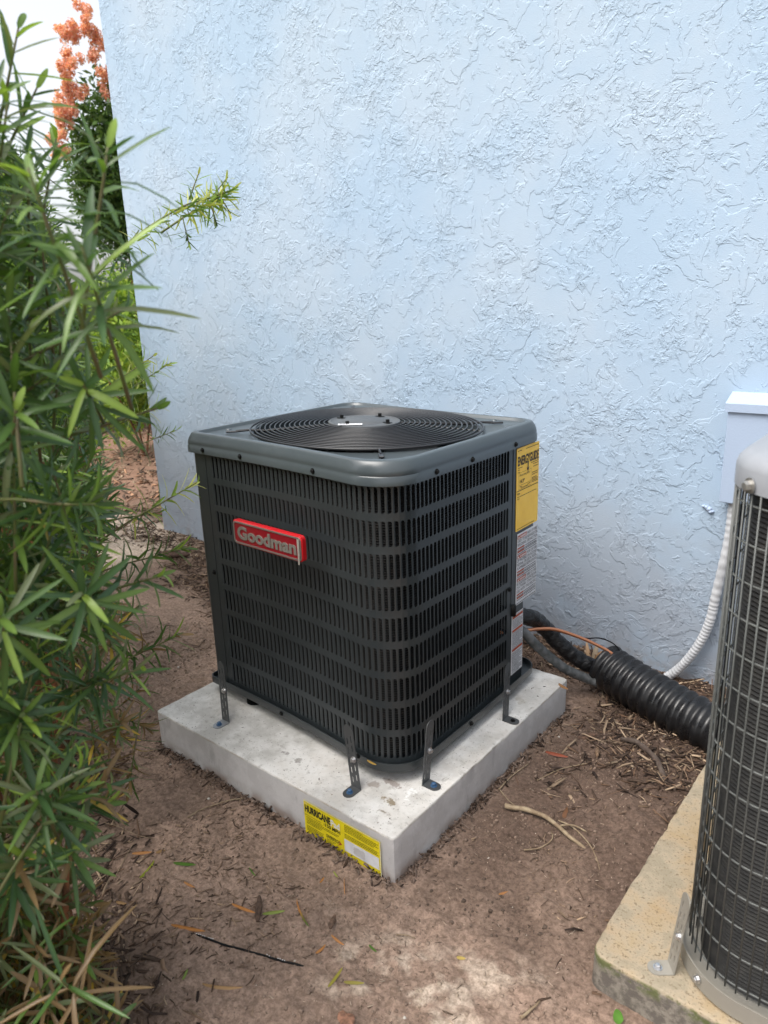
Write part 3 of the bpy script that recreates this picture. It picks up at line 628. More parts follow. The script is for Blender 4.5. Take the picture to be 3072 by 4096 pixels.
pad = padmesh(PX0, PX1, PY0, PY1, PZ, .011, .0042, .0040, 4).build('concrete_pad', M['concrete'], origin=(0, 0, 0), smooth=True, sharp=50, label='white concrete slab under the dark grey unit with a yellow sticker on its side', category='concrete pad')
P_ = Print((.168, PY0-.0030, .0035), (1, 0, 0), (0, 0, 1)); W_, H_ = .262, .1015
mb = MB(); mb.add(*prism2d([(0, 0), (.04, .002), (.07, -.001), (.11, .002), (.14, -.002), (W_-.006, -.001), (W_, .001), (W_, H_), (0, H_)], [], .0005, P_.M(0))); lab = mb.build('pad_label', M['lemon'], pad)
wh, ink, gk, rd = MB(), MB(), MB(), MB()
P_.rect(0, H_-.0012, W_, H_, h, wh); P_.rect(W_-.0016, 0, W_, H_, h, wh)
hx_ = .139; P_.rect(hx_+.003, .016, W_-.006, .052, h, wh)
P_.text('HURRICANE', .004, .068, .096, .091, h, bold=.045, mb=ink); P_.text('Pad', .097, .068, .128, .088, h+.0002, bold=.03, mb=wh); P_.text('150 MPH', .077, .055, .129, .066, h, bold=.025, mb=ink)
P_.text('UP', .070, .060, .076, .0635, h, mb=ink); P_.text('TO', .070, .0555, .076, .059, h, mb=ink); P_.text('THE', .005, .0925, .014, .0965, h, mb=wh); P_.text('INSTALLATION INSTRUCTIONS', .004, .058, .062, .0615, h, mb=ink); P_.text('DIVERSITECH', .079, .024, .124, .0345, h, bold=.02, mb=ink)
rd.add([P_.P(.123, .036, h), P_.P(.134, .0275, h), P_.P(.114, .0165, h), P_.P(.126, .0262, h)], [(0, 3, 2, 1)])
for k, (a1) in enumerate((.066, .125, .118, .064, .060, .0, .068, .066, .068, .055)):
    if a1: P_.greek(.008, a1, .0525-.0045*k, .0018, h, gk, .008)
for k in range(3): P_.greek(.079, .112-.006*k, .019-.004*k, .0016, h, gk, .006)
for k, a1 in enumerate((.205, .255, .25, .255, .24, .0, .255, .25, .255)):
    if a1: P_.greek(.144, a1, .093-.0045*k, .0018, h, gk, .008)
wh.build('white_print', M['white'], lab); ink.build('lettering', M['ink'], lab, kind='stuff'); gk.build('small_print', M['lemonink'], lab, kind='stuff'); rd.build('arrow_logo', M['orangered'], lab)
mb = MB(); P2 = [(.178+x_*(1+.06*math.sin(9*t)), .033+y_*(1+.08*math.cos(7*t))) for t in angs(24) for x_, y_ in [rsq(t, .0125, .003, hy=.0115)]]
mb.add([P_.P(a, b, .0016) for a, b in [(.170+.024*(x-.5)+.01, b) for x, b in []]] or [P_.P((a-.178)*1.5+.192, b, .0016) for a, b in P2], [tuple(range(24))]); mb.build('torn_patch', M['concrete'], lab)
# ------------------------------------------------------------------ second unit
P2Z = .085; X2, Y2 = 1.095, -.443; H2 = .372; CX2, CY2 = X2+H2, Y2+H2
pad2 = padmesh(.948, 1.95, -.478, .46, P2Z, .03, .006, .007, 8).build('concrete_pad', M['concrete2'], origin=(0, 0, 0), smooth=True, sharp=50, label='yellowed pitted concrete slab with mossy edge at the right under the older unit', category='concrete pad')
A2 = thing('air_conditioner', 'older air conditioner with wire guard and pale cap, cut off by the right edge', 'air conditioner', (CX2, CY2, P2Z))
def rg(h_, r, z, T): return [(*rsq(t, h_, r, CX2, CY2), z) for t in T]
T2 = angs(200); Z2 = 1.055
MB().loft([rg(H2-.002, .135, Z2+.002, T2), rg(H2+.004, .14, Z2-.002, T2), rg(H2+.004, .14, Z2+.030, T2), rg(H2+.001, .138, Z2+.040, T2), rg(H2-.007, .13, Z2+.049, T2), rg(H2-.018, .12, Z2+.0545, T2), rg(H2-.05, .10, Z2+.057, T2), rg(.29, .2, Z2+.057, T2), rg(.28, .25, Z2+.045, T2)], False, True).build('top_cap', M['cap2'], A2, smooth=True, sharp=60)
mb = MB(); per = 2*math.pi
def pathpt(s_, off=0):   # perimeter walk, s in metres, starting at left side rear going to the front corner and right
    hh = H2+off; rr_ = .130+off; st = 2*(H2-.130); ar = .130*math.pi/2
    if s_ < st: return Vector((CX2-hh, CY2+(H2-.130)-s_, 0))
    s_ -= st
    if s_ < ar: a = math.pi+s_/.130; return Vector((CX2-(H2-.130)+rr_*math.cos(a), CY2-(H2-.130)+rr_*math.sin(a), 0))
    s_ -= ar; return Vector((CX2-(H2-.130)+s_, CY2-hh, 0))
LEN2 = 4*(H2-.130)+.130*math.pi/2; s_ = .01
while s_ < LEN2-.2:
    p = pathpt(s_, .0); mb.tube([(p.x, p.y, z) for z in (P2Z+.045, .6, Z2+.003)], .0016, 5); s_ += .0195
zr = P2Z+.058
while zr < Z2:
    mb.tube([tuple(pathpt(LEN2*.86*k/70, -.003).to_2d())+(zr,) for k in range(71)], .0019, 5); zr += .0635
mb.build('wire_guard', M['wire2'], A2, smooth=True)
M['coil2'] = mottled('grey_dusty_coil', (.006, .006, .006), (.018, .017, .015), 50, .7)
V = []; zz = [P2Z+.03+.0042*k for k in range(int((Z2-P2Z-.03)/.0042)+1)]; ns = 60
for k, z in enumerate(zz):
    for i in range(ns+1): p = pathpt(LEN2*.92*i/ns, -.022-(.003 if k % 2 else 0)); V.append((p.x, p.y, z))
MB().add(V, [(k*(ns+1)+i, k*(ns+1)+i+1, (k+1)*(ns+1)+i+1, (k+1)*(ns+1)+i) for k in range(len(zz)-1) for i in range(ns)]).build('coil', M['coil2'], A2)
mb = MB(); s0 = 2*(H2-.130)-.035
V = [tuple(pathpt(s0+k*.009, -.008).to_2d())+(z,) for z in (P2Z+.02, Z2) for k in range(5)]; mb.add(V, [(k, k+1, 5+k+1, 5+k) for k in range(4)]); mb.build('corner_post', M['wire2'], A2)
MB().loft([rg(H2-.03, .11, P2Z+.006, T2), rg(H2+.014, .145, P2Z+.004, T2), rg(H2+.016, .147, P2Z+.006, T2), rg(H2+.016, .147, P2Z+.043, T2), rg(H2+.013, .144, P2Z+.043, T2), rg(H2+.012, .143, P2Z+.020, T2), rg(H2-.03, .11, P2Z+.020, T2)], True, True).build('base_pan', M['tanmetal'], A2, smooth=True, sharp=40)
zb_ = hexmesh('screw_cap', M['chrome'], .0085, .010, .013)
def c2n(deg, off): a = math.radians(deg); k = H2-.130; return Vector((CX2-k+(.130+off)*math.cos(a), CY2-k+(.130+off)*math.sin(a), 0)), Vector((math.cos(a), math.sin(a), 0))
for d, z in ((228, Z2+.010), ): p, n_ = c2n(d, .0045); link('screw', zb_, None, A2, orient((p.x, p.y, z), n_, A2.location))
p, n_ = c2n(236, .017); link('screw', scr_z, None, A2, orient((p.x, p.y, P2Z+.026), n_, A2.location))
p, n_ = c2n(218, .022); f2 = (p+n_*.018); br = bracket(A2, (f2.x, f2.y, P2Z), None, n_, (p.x, p.y, .262), 0, M['tanmetal'], M['tanmetal'], .085, scr_z)
# ------------------------------------------------------------------ wall box, conduit and lines
bx = thing('disconnect_box', 'light blue painted electrical box with sloping lid on the wall at the right edge', 'electrical box', (.95, WY, .70))
MB().box((.965, WY-.0315, .850), (.352, .061, .300), bev=.002).build('box_body', M['paintbox'], bx)
mb = MB(); V = [(x, y, z) for x in (.782, 1.15) for y, z in ((WY, 1.046), (WY, 1.000), (WY-.071, .992), (WY-.071, 1.018))]
mb.add(V, [(0, 1, 2, 3), (7, 6, 5, 4), (0, 3, 7, 4), (3, 2, 6, 7), (2, 1, 5, 6), (1, 0, 4, 5)]); mb.build('lid', M['paintbox'], bx)
def spline(P, n=60):
    P = [Vector(p) for p in P]; P = [P[0]*2-P[1]]+P+[P[-1]*2-P[-2]]; out = []
    for i in range(1, len(P)-2):
        for k in range(n//(len(P)-3)):
            t = k/(n//(len(P)-3)); a, b, c_, d = P[i-1:i+3]
            out.append(.5*((2*b)+(c_-a)*t+(2*a-5*b+4*c_-d)*t*t+(3*b-a-3*c_+d)*t**3))
    out.append(P[-2]); return out
def dense(P, step):
    S = spline(P, 240); out = [S[0]]; acc = 0
    for a, b in zip(S, S[1:]):
        acc += (b-a).length
        if acc >= step: out.append(b); acc = 0
    return out
cp = dense([(.825, .838, .70), (.822, .836, .56), (.800, .836, .36), (.792, .834, .28), (.773, .832, .205), (.742, .83, .13), (.704, .828, .066), (.655, .82, .012), (.60, .80, -.03)], .0022)
o = MB().tube(cp, .0155, 14, rfun=lambda i, a: 1+.055*math.sin(i*2*math.pi/5)).build('electrical_conduit', M['whiteflex'], origin=(.66, .82, 0), smooth=True, label='white ribbed flexible conduit running down the wall from the blue box into the mulch', category='conduit')
ip = dense([(.25, .285, .335), (.29, .33, .345), (.333, .37, .343), (.345, .42, .318), (.358, .48, .262), (.393, .52, .198), (.440, .57, .134), (.508, .62, .092), (.56, .63, .085), (.62, .61, .08)], .006)
rs = np.random.RandomState(3); wr_ = rs.rand(400, 16)
MB().tube(ip, .0275, 16, rfun=lambda i, a: 1+.05*math.sin(3*a+i*.55)+.045*math.sin(i*1.3+2*math.cos(a))+.05*(wr_[i % 400, int(a/6.2832*16) % 16]-.5)).build('insulated_pipe', M['insul'], origin=(.3, .33, .1), smooth=True, label='thick wrinkled black insulated pipe curving from the unit into the corrugated pipe', category='pipe')
gp = dense([(.27, .285, .345), (.33, .31, .325), (.353, .335, .304), (.367, .38, .252), (.388, .44, .188), (.430, .50, .122), (.483, .57, .070), (.56, .60, .05)], .003)
MB().tube(gp, .0165, 12, rfun=lambda i, a: 1+.03*math.sin(i*2*math.pi/5)).build('flexible_conduit', M['greyflex'], origin=(.33, .3, .1), smooth=True, label='grey flexible electrical conduit drooping from the unit below the copper tube', category='conduit')
kp = dense([(.27, .285, .30), (.33, .33, .305), (.353, .365, .302), (.369, .41, .293), (.399, .47, .275), (.450, .54, .234), (.498, .59, .196), (.540, .62, .163), (.60, .62, .12)], .008)
MB().tube(kp, .0058, 10).build('copper_tube', M['copper'], origin=(.33, .3, .1), smooth=True, label='bare copper tube arching from the unit into the mouth of the corrugated pipe', category='tube')
MB().tube(dense([(.40, .485, .262), (.46, .56, .225), (.50, .61, .215), (.535, .65, .185), (.56, .66, .15)], .01), .0022, 6).build('thin_cable', M['black'], origin=(.45, .5, .1), smooth=True, label='thin black cable beside the copper tube, close to the wall', category='cable')
pp = dense([(.505, .640, .105), (.56, .622, .094), (.65, .59, .084), (.75, .555, .076), (.85, .525, .068), (.98, .505, .058), (1.25, .53, .05)], .0040)
def prf(i, a):
    t = (i % 5)/5; return (.90 if t < .01 or t > .75 else 1.0 if .3 < t < .7 else .96)
cpip = MB().tube(pp, .080, 40, cap=False, rfun=lambda i, a: .865+(.135*max(0, math.sin(math.pi*(i % 7)/5))**.4 if i % 7 < 5 else 0))
cpip.tube(pp[:12], .066, 32, cap=False); n_ = 40
cpip.build('corrugated_pipe', M['pipe'], origin=(.56, .62, .0), smooth=True, label='big black corrugated drain pipe lying in the mulch by the wall', category='pipe')
# ------------------------------------------------------------------ shrubs with long strap leaves
TINT = [(.065, .125, .030), (.110, .185, .036), (.22, .32, .055), (.14, .17, .080), (.20, .13, .062), (.45, .31, .05), (.045, .095, .032), (.40, .42, .10)]
ST = 6
LT_ = (0, .12, .38, .68, .91, 1); LW_ = (.30, .80, 1.0, .92, .50, .08)
def leaf_template(curl, tint, wav=0):
    V = []; C = []
    for i in range(ST):
        t = LT_[i]; wd = .5*LW_[i]
        ang = curl*t; y = (math.sin(ang)/curl if abs(curl) > 1e-3 else t); z = -((1-math.cos(ang))/curl if abs(curl) > 1e-3 else 0)
        for k in (-1, 0, 1): V.append((k*wd, y, z+(abs(k)*wd*.035) + wav*math.sin(t*6)*.02)); C.append([c*(1.28 if k == 0 else 1)*(.85+.25*t) for c in tint])
    Fc = [(i*3+k, i*3+k+1, (i+1)*3+k+1, (i+1)*3+k) for i in range(ST-1) for k in (0, 1)]
    return np.array(V), np.array(Fc), np.array(C)
CURL = [.15, .5, .95]; TPL = {}; TME = {}
for ci, cu in enumerate(CURL):
    for ti, tc in enumerate(TINT):
        TPL[ci, ti] = leaf_template(cu, tc, ci*.5)
        V, Fc, C = TPL[ci, ti]; me = arr_mesh('leaf', V, Fc, C, True); me.materials.append(M['leaf']); TME[ci, ti] = me
def frame(ax, nrm):
    y = ax.normalized(); x = y.cross(nrm)
    x = x.normalized() if x.length > 1e-4 else y.orthogonal().normalized()
    return x, y, x.cross(y)
def in_view(p):
    d = p-CAM; z = d.dot(F_)
    return z > .1 and abs(d.dot(R_)/z) < .55 and abs(d.dot(U_)/z) < .73
class Shrub:
    def __init__(s, name, label, base, group): s.root = thing(name, label, 'shrub', base, group); s.leaves = []; s.tw = MB(); s.base = Vector(base)
    def shoot(s, tip, d, n=24, length=.085, width=.0076, span=.16, zone=None, twig=True, young=False, open_=1.0, rs=random):
        tip = Vector(tip); d = Vector(d).normalized(); sag = Vector((0, 0, -1))
        root = tip-d*(span+.10)+sag*.04
        P = [root, tip-d*span*.55+sag*.012, tip]
        if twig: s.tw.tube([P[0], P[0].lerp(P[1], .5)+sag*-.004, P[1], P[1].lerp(P[2], .5), P[2]], lambda t: .0028-.0014*t, 5)
        e1 = d.orthogonal().normalized(); e2 = d.cross(e1); ph = rs.random()*6.28
        for i in range(n):
            f = i/(n-1); pos = tip-d*span*(1-f)**.8*1.0+sag*.02*(1-f)
            a = ph+i*2.39996; rad = e1*math.cos(a)+e2*math.sin(a)
            inc = math.radians((28+58*(1-f)**.8)*open_+rs.uniform(-9, 9))
            ax = d*math.cos(inc)+rad*math.sin(inc); ax = ax+sag*.10*(1-f); nrm = d*math.sin(inc)-rad*math.cos(inc)
            nrm = nrm+Vector((rs.uniform(-.18, .18), rs.uniform(-.18, .18), rs.uniform(-.05, .2)))
            L = length*rs.uniform(.78, 1.08)*(1 if f < .82 else 1-.6*(f-.82)/.18)
            z = pos.z if zone is None else zone
            u = rs.random()
            if z < .42: ti = 4 if u < .58 else 3 if u < .80 else 5 if u < .85 else 1 if u < .92 else 0
            elif z < .60: ti = 0 if u < .30 else 6 if u < .55 else 3 if u < .70 else 4 if u < .88 else 1 if u < .95 else 5
            elif z < .95: ti = 6 if u < .34 else 0 if u < .68 else 1 if u < .80 else 3 if u < .95 else 2
            else: ti = 0 if u < .42 else 1 if u < .64 else 6 if u < .82 else 3 if u < .93 else 2 if u < .997 else 5
            if young: ti = 7 if u < .45 else 2 if u < .8 else 1
            elif f > .86 and u < .55 and z > .5: ti = 2 if u < .3 else 1
            s.leaves.append((pos, ax, nrm, L, width*rs.uniform(.8, 1.2), rs.choice((0, 0, 1, 1, 2)), ti))
    def finish(s, stems):
        b = MB()
        for P, r0, r1 in stems:
            b2 = MB().tube(dense(P, .03), lambda t, a=r0, c=r1: a+(c-a)*t, 9, rfun=lambda i, a: 1+.10*math.sin(a*2+i*.7)+.06*math.sin(i*2.1)); b2.build('stem', M['bark'], s.root, smooth=True)
        if s.tw.v: s.tw.build('twigs', M['twig'], s.root, smooth=True, kind='stuff')
        vis = [l for l in s.leaves if in_view(l[0]+l[1]*l[3]*.5)]
        def size(l): return l[3]/max(.2, (l[0]-CAM).length)
        key = sorted(range(len(s.leaves)), key=lambda i: -(size(s.leaves[i])+(1 if in_view(s.leaves[i][0]+s.leaves[i][1]*s.leaves[i][3]*.5) else 0)))
        for i in key[:300]:
            pos, ax, nrm, L, wd, ci, ti = s.leaves[i]; x, y, z = frame(ax, nrm)
            mw = Matrix(((x.x*wd, y.x*L, z.x*L, pos.x-s.base.x), (x.y*wd, y.y*L, z.y*L, pos.y-s.base.y), (x.z*wd, y.z*L, z.z*L, pos.z-s.base.z), (0, 0, 0, 1)))
            link('leaf', TME[ci, ti], None, s.root, mw)
        Vs, Fs, Cs, n = [], [], [], 0; ob = np.array(s.base)
        for i in key[300:]:
            pos, ax, nrm, L, wd, ci, ti = s.leaves[i]; x, y, z = frame(ax, nrm); V, Fc, C = TPL[ci, ti]
            W = V[:, :1]*np.array(x)*wd+V[:, 1:2]*np.array(y)*L+V[:, 2:]*np.array(z)*L+np.array(pos)-ob
            Vs.append(W); Fs.append(Fc+n); Cs.append(C); n += len(V)
        if Vs: link('foliage', arr_mesh('foliage', np.concatenate(Vs), np.concatenate(Fs), np.concatenate(Cs), True), M['leaf'], s.root, kind='stuff')
FA, FB = Vector((.66, -1.12, 0)), Vector((-2.1, .26, 0)); FD = (FB-FA).normalized(); FN = Vector((-FD.y, FD.x, 0))   # trimmed face of the hedge
if FN.y < 0: FN = -FN
def hedge_ok(p, slack=0): return (p-FA).dot(FN) < slack
def fill(sh, c, rx, ry, z0, z1, n, length, rs, lean=.3, low=.25, nl=26, slack=-.02, top=None):
    k = 0; tries = 0
    while k < n and tries < n*30:
        tries += 1; a = rs.uniform(0, 6.283); zf = rs.random()**(1/1.25); z = z0+(z1-z0)*zf
        prof = (math.sin(math.pi*min(1, (zf*.86+.20))))**.55 if zf > .35 else .9
        rr_ = rs.uniform(.45, 1)**.5*prof; p = Vector((c[0]+rx*rr_*math.cos(a), c[1]+ry*rr_*math.sin(a), z))
        if not hedge_ok(p, slack+rs.uniform(-.05, .03)) or (p-CAM).length < .62 or (sh is s1 and p.x > .44): continue
        out = Vector((math.cos(a), math.sin(a), 0)); d = out*rs.uniform(.35, 1)+Vector((0, 0, rs.uniform(-.1, .9)))+Vector((rs.uniform(-.4, .4), rs.uniform(-.4, .4), 0))
        if z < low: d.z = rs.uniform(-.6, .5)
        sh.shoot(p, d, n=nl, length=length, width=.0084, rs=rs, span=rs.uniform(.10, .18)); k += 1
GRP = 'strap-leaved shrubs of the hedge on the left'
rs = random.Random(11)
s1 = Shrub('podocarpus_shrub', 'nearest strap-leaved green shrub at the left edge, brown leaves low on its reddish stems', (.055, -1.10, 0), GRP)
for tip, d, n, L, wd in (((.518, -1.14, 1.272), (.45, -.32, .12), 15, .092, .0105), ((.508, -1.18, 1.003), (.5, -.3, .28), 14, .092, .0105), ((.515, -1.288, 1.012), (.5, -.2, .3), 14, .09, .010),
        ((.445, -1.259, .718), (.45, -.25, .60), 18, .098, .0105), ((.34, -1.108, .591), (.6, .2, .45), 24, .085, .0095), ((.394, -1.203, .552), (.5, -.15, .5), 14, .085, .010), ((.334, -1.28, .51), (.4, -.3, .6), 12, .07, .009),
        ((.359, -1.273, .404), (.35, -.2, .7), 9, .075, .008), ((.512, -1.301, .459), (.3, -.3, .6), 7, .14, .0085), ((.603, -1.117, 1.533), (.35, .1, .75), 16, .10, .0095), ((.657, -1.195, 1.424), (.35, -.35, .6), 15, .10, .0105),
        ((.50, -1.06, 1.36), (.7, .55, .25), 20, .085, .009), ((.46, -1.00, 1.22), (.6, .6, .1), 20, .085, .009), ((.56, -1.17, 1.13), (.4, .2, -.1), 16, .085, .009), ((.42, -1.0, .95), (.7, .5, .1), 22, .08, .009), ((.40, -1.05, .80), (.7, .4, .2), 20, .085, .009),
        ((.62, -1.22, 1.50), (.1, -.3, .9), 14, .09, .0095), ((.44, -1.15, 1.62), (.3, .1, .9), 18, .085, .009), ((.52, -1.26, 1.60), (.2, -.1, .9), 16, .085, .0095), ((.50, -1.22, 1.25), (.5, -.1, .35), 18, .09, .010)):
    s1.shoot(tip, d, n=n+4, length=L, width=wd*.86, rs=rs, span=.085 if n < 19 else .14, open_=1.22)
HERO2 = [(t_, (rs.uniform(.1, .5), rs.uniform(-.3, .3), rs.uniform(.3, .9)), 20, .092) for t_ in ((0.334, -1.057, 1.721), (0.324, -1.038, 1.656), (0.342, -1.075, 1.568), (0.393, -1.113, 1.625), (0.277, -0.995, 1.605), (0.413, -1.137, 1.504), (0.374, -1.091, 1.453), (0.335, -1.049, 1.382), (0.401, -1.141, 1.346), (0.395, -1.183, 1.198), (0.373, -1.127, 1.153), (0.343, -1.121, 1.056))]
for tip, d, n, L in (((.359, -1.282, .328), (.2, -.2, .8), 16, .07), ((.42, -1.20, .10), (.5, .1, .5), 12, .10), ((.36, -1.16, .14), (.4, .2, .8), 10, .10), ((.30, -1.14, .08), (.5, .2, .5), 12, .09), ((.45, -1.25, .16), (.3, 0, .8), 10, .10)):
    s1.shoot(tip, d, n=n, length=L, width=.008, rs=rs, span=.08, zone=.1)
for tip, d, n, L in HERO2: s1.shoot(tip, d, n=n, length=L, width=.0085, rs=rs, span=.13, open_=1.1)
fill(s1, (.14, -1.36), .48, .38, .50, 2.05, 420, .086, rs, slack=.0, nl=28)
fill(s1, (.14, -1.32), .28, .25, .03, .52, 130, .080, rs, low=.6, slack=.0)
s1.finish([([(.055, -1.10, -.03), (.05, -1.10, .2), (.03, -1.12, .42), (.08, -1.18, .8), (.2, -1.2, 1.3)], .0135, .006), ([(-.02, -1.22, -.03), (.0, -1.22, .25), (.05, -1.26, .6), (.1, -1.3, 1.2)], .021, .008),
    ([(.10, -1.28, -.03), (.13, -1.28, .2), (.2, -1.26, .5), (.34, -1.22, .9)], .016, .005), ([(-.08, -1.36, -.03), (-.08, -1.36, .6), (-.02, -1.38, 1.6)], .02, .008), ([(.18, -1.16, -.02), (.20, -1.17, .2), (.27, -1.15, .5)], .009, .005)])
specs = [('second strap-leaved shrub from the camera, leaning a thin branch out across the blue wall', (-.66, -.84), .52, .46, .10, 1.90, 330, .085, .0),
         ('third strap-leaved shrub from the camera, in the middle of the hedge', (-1.35, -.44), .48, .44, .10, 2.02, 290, .082, .02), ('fourth strap-leaved shrub, with a bare dark trunk at its foot', (-2.02, .04), .44, .40, .34, 2.05, 230, .08, .05),
         ('farthest strap-leaved shrub of the hedge, near the corner of the wall', (-2.75, .36), .46, .44, .15, 1.9, 200, .08, .10)]
for lab_, (cx, cy), rx, ry, z0, z1, n, L, sl in specs:
    sh = Shrub('podocarpus_shrub', lab_, (cx, cy, 0), GRP); fill(sh, (cx, cy), rx, ry, z0, z1, int(n*1.15), L, rs, slack=sl, nl=25)
    if cx == -.66:      # thin branch reaching out over the wall
        bp_ = dense([(-.35, -.70, 1.35), (-.20, -.60, 1.50), (-.09, -.52, 1.575), (-.115, -.42, 1.605), (-.127, -.335, 1.632)], .02)
        sh.tw.tube(bp_, .0022, 5)
        for k in range(2, len(bp_), 2):
            dd = (bp_[min(k+1, len(bp_)-1)]-bp_[k-1]).normalized(); side = Vector((.6, .35, rs.uniform(-.8, .3)))
            sh.shoot(bp_[k]+dd*.01, dd, n=12, length=.050, width=.0048, rs=rs, span=.05, twig=False, young=k > len(bp_)*.45)
        sh.shoot((-.127, -.335, 1.632), (.15, .75, .25), n=34, length=.056, width=.005, rs=rs, span=.10, young=True)
        for t_, d_ in (((-.105, -.40, 1.545), (.1, .2, -1)), ((-.09, -.50, 1.50), (.1, .1, -1)), ((-.10, -.36, 1.575), (.3, .3, -.8)), ((-.095, -.45, 1.655), (.1, .4, .8)), ((-.11, -.35, 1.66), (.1, .6, .6))): sh.shoot(t_, d_, n=13, length=.042, width=.0048, rs=rs, span=.05, young=t_[2] > 1.56, twig=False); sh.tw.tube([t_, Vector(t_)-Vector(d_).normalized()*.06], .0016, 5)
    for t_, d_, yg in {-.66: [((-.16, -.50, .92), (.6, .75, .35), 1), ((-.2, -.52, .74), (.7, .6, .1), 0), ((-.12, -.62, .55), (.7, .5, .3), 0)], -1.35: [((-.98, -.02, 1.02), (.6, .8, .3), 1), ((-.86, -.12, 1.2), (.6, .6, .4), 1), ((-.82, -.20, .66), (.7, .6, 0), 0)], -2.02: [((-1.55, .42, .8), (.6, .8, .2), 0), ((-1.5, .40, 1.12), (.6, .7, .4), 1)]}.get(cx, []):
        sh.shoot(t_, d_, n=26, length=.075, width=.008, rs=rs, span=.18, young=bool(yg))
    sh.finish([([(cx+a, cy+b, -.03), (cx+a*1.3, cy+b*1.2, .4), (cx+a*1.2, cy+b*1.8, 1.3)], .022, .008) for a, b in ((.10, .05), (-.06, .10), (.0, -.12), (.16, -.02))])
# ------------------------------------------------------------------ background bushes and the tree with salmon seed pods
def leaf_cloud(c, rad, n, size, tints, seed, hollow=.35, zmin=.02, clumps=26):
    r = np.random.RandomState(seed); cl = r.normal(size=(clumps, 3)); cl /= np.linalg.norm(cl, axis=1)[:, None]; cl *= (r.rand(clumps, 1)**.4)*.8
    u = r.normal(size=(n, 3)); u /= np.linalg.norm(u, axis=1)[:, None]; P = cl[r.randint(clumps, size=n)]+u*(r.rand(n, 1)**.5)*.36
    P = P*np.array(rad)+np.array(c); P[:, 2] = np.maximum(P[:, 2], zmin+r.rand(n)*.1)
    a = r.normal(size=(n, 3)); a /= np.linalg.norm(a, axis=1)[:, None]; b = np.cross(a, r.normal(size=(n, 3))); b /= np.linalg.norm(b, axis=1)[:, None]
    s_ = size*(.6+.8*r.rand(n, 1)); V = np.stack([P-a*s_, P-b*s_*.42+a*s_*.1, P+a*s_, P+b*s_*.42+a*s_*.1], 1).reshape(-1, 3)
    T = np.array(tints)[r.randint(len(tints), size=n)]*(.75+.5*r.rand(n, 1)); F4 = np.arange(4*n).reshape(n, 4)
    return V, F4, np.repeat(T, 4, 0)
def bush(name, label, c, rad, n, size, tints, seed, stem=.03, group=None, cat='bush'):
    r = thing(name, label, cat, (c[0], c[1], 0), group); V, Fc, T = leaf_cloud(c, rad, n, size, tints, seed)
    link('foliage', arr_mesh('foliage', V-np.array([c[0], c[1], 0]), Fc, T), M['bush'], r, kind='stuff')
    rr_ = random.Random(seed)
    for k in range(4): a = rr_.uniform(0, 6.28); MB().tube(dense([(c[0], c[1], -.05), (c[0]+.1*math.cos(a), c[1]+.1*math.sin(a), c[2]*.5), (c[0]+rad[0]*.6*math.cos(a), c[1]+rad[1]*.6*math.sin(a), c[2]+rad[2]*.5)], .08), lambda t: stem*(1-.75*t), 7).build('stem', M['bark'], r, smooth=True)
    return r
LIME = [(.16, .26, .03), (.22, .33, .04), (.10, .18, .03), (.28, .36, .06)]; DARK = [(.055, .11, .03), (.085, .15, .035), (.045, .09, .025)]
bush('lime_bush', 'bright lime green bush seen low between the hedge and the wall corner', (-4.6, 2.15, .80), (.75, .7, .85), 7500, .032, LIME, 21, stem=.012)
bush('lime_bush', 'yellow-green bush farther back, left of the wall corner', (-6.6, 3.1, .9), (1.2, 1.0, .95), 7000, .045, LIME+DARK, 22, stem=.02)
bush('dark_bush', 'dark green bush far behind the hedge, under the salmon tree', (-8.6, 5.6, 1.0), (1.6, 1.3, 1.2), 6000, .05, DARK+LIME[:1], 23)
bush('dark_bush', 'dark green bush far behind at the left edge', (-8.0, 1.8, 1.1), (1.7, 1.6, 1.4), 6000, .05, DARK, 24)
tr = thing('rain_tree', 'tree with salmon pink seed pod clusters beyond the corner of the wall', 'tree', (-9.3, 4.95, 0))
MB().tube(dense([(-9.3, 4.95, -.1), (-9.1, 5.1, 1.2), (-8.9, 5.25, 2.4)], .12), lambda t: .14-.04*t, 12).build('trunk', M['bark'], tr, smooth=True)
rt = random.Random(5)
for k in range(6):
    a = k*1.05; MB().tube(dense([(-8.95, 5.2, 2.1), (-8.85+.3*math.cos(a), 5.28+.3*math.sin(a), 2.9), (-8.8+.6*math.cos(a), 5.3+.6*math.sin(a), 3.5+.2*(k % 3))], .12), lambda t: .06-.045*t, 7).build('limb', M['bark'], tr, smooth=True)
parts = [leaf_cloud((-8.85, 5.25, 3.3), (1.0, 1.0, 1.4), 19000, .05, DARK+[(.08, .13, .03)], 31, clumps=60), leaf_cloud((-8.6, 5.6, 4.1), (.9, .9, .9), 5000, .05, DARK, 32, clumps=30)]
n = 0; Vs, Fs, Ts = [], [], []
for V, Fc, T in parts: Vs.append(V); Fs.append(Fc+n); Ts.append(T); n += len(V)
link('crown', arr_mesh('crown', np.concatenate(Vs)-np.array([-9.3, 4.95, 0]), np.concatenate(Fs), np.concatenate(Ts)), M['bush'], tr, kind='stuff')
PODS = [(.80, .40, .31), (.86, .50, .40), (.74, .34, .26), (.78, .46, .33)]
pod_pos = [(-8.75, 4.22, 4.05), (-8.62, 4.30, 4.5), (-8.70, 4.42, 4.85), (-8.55, 4.55, 5.05), (-8.75, 4.20, 3.85), (-8.80, 4.08, 3.55), (-8.50, 4.75, 4.35), (-8.50, 4.65, 4.75), (-8.65, 4.35, 4.25), (-8.4, 4.95, 5.0)]
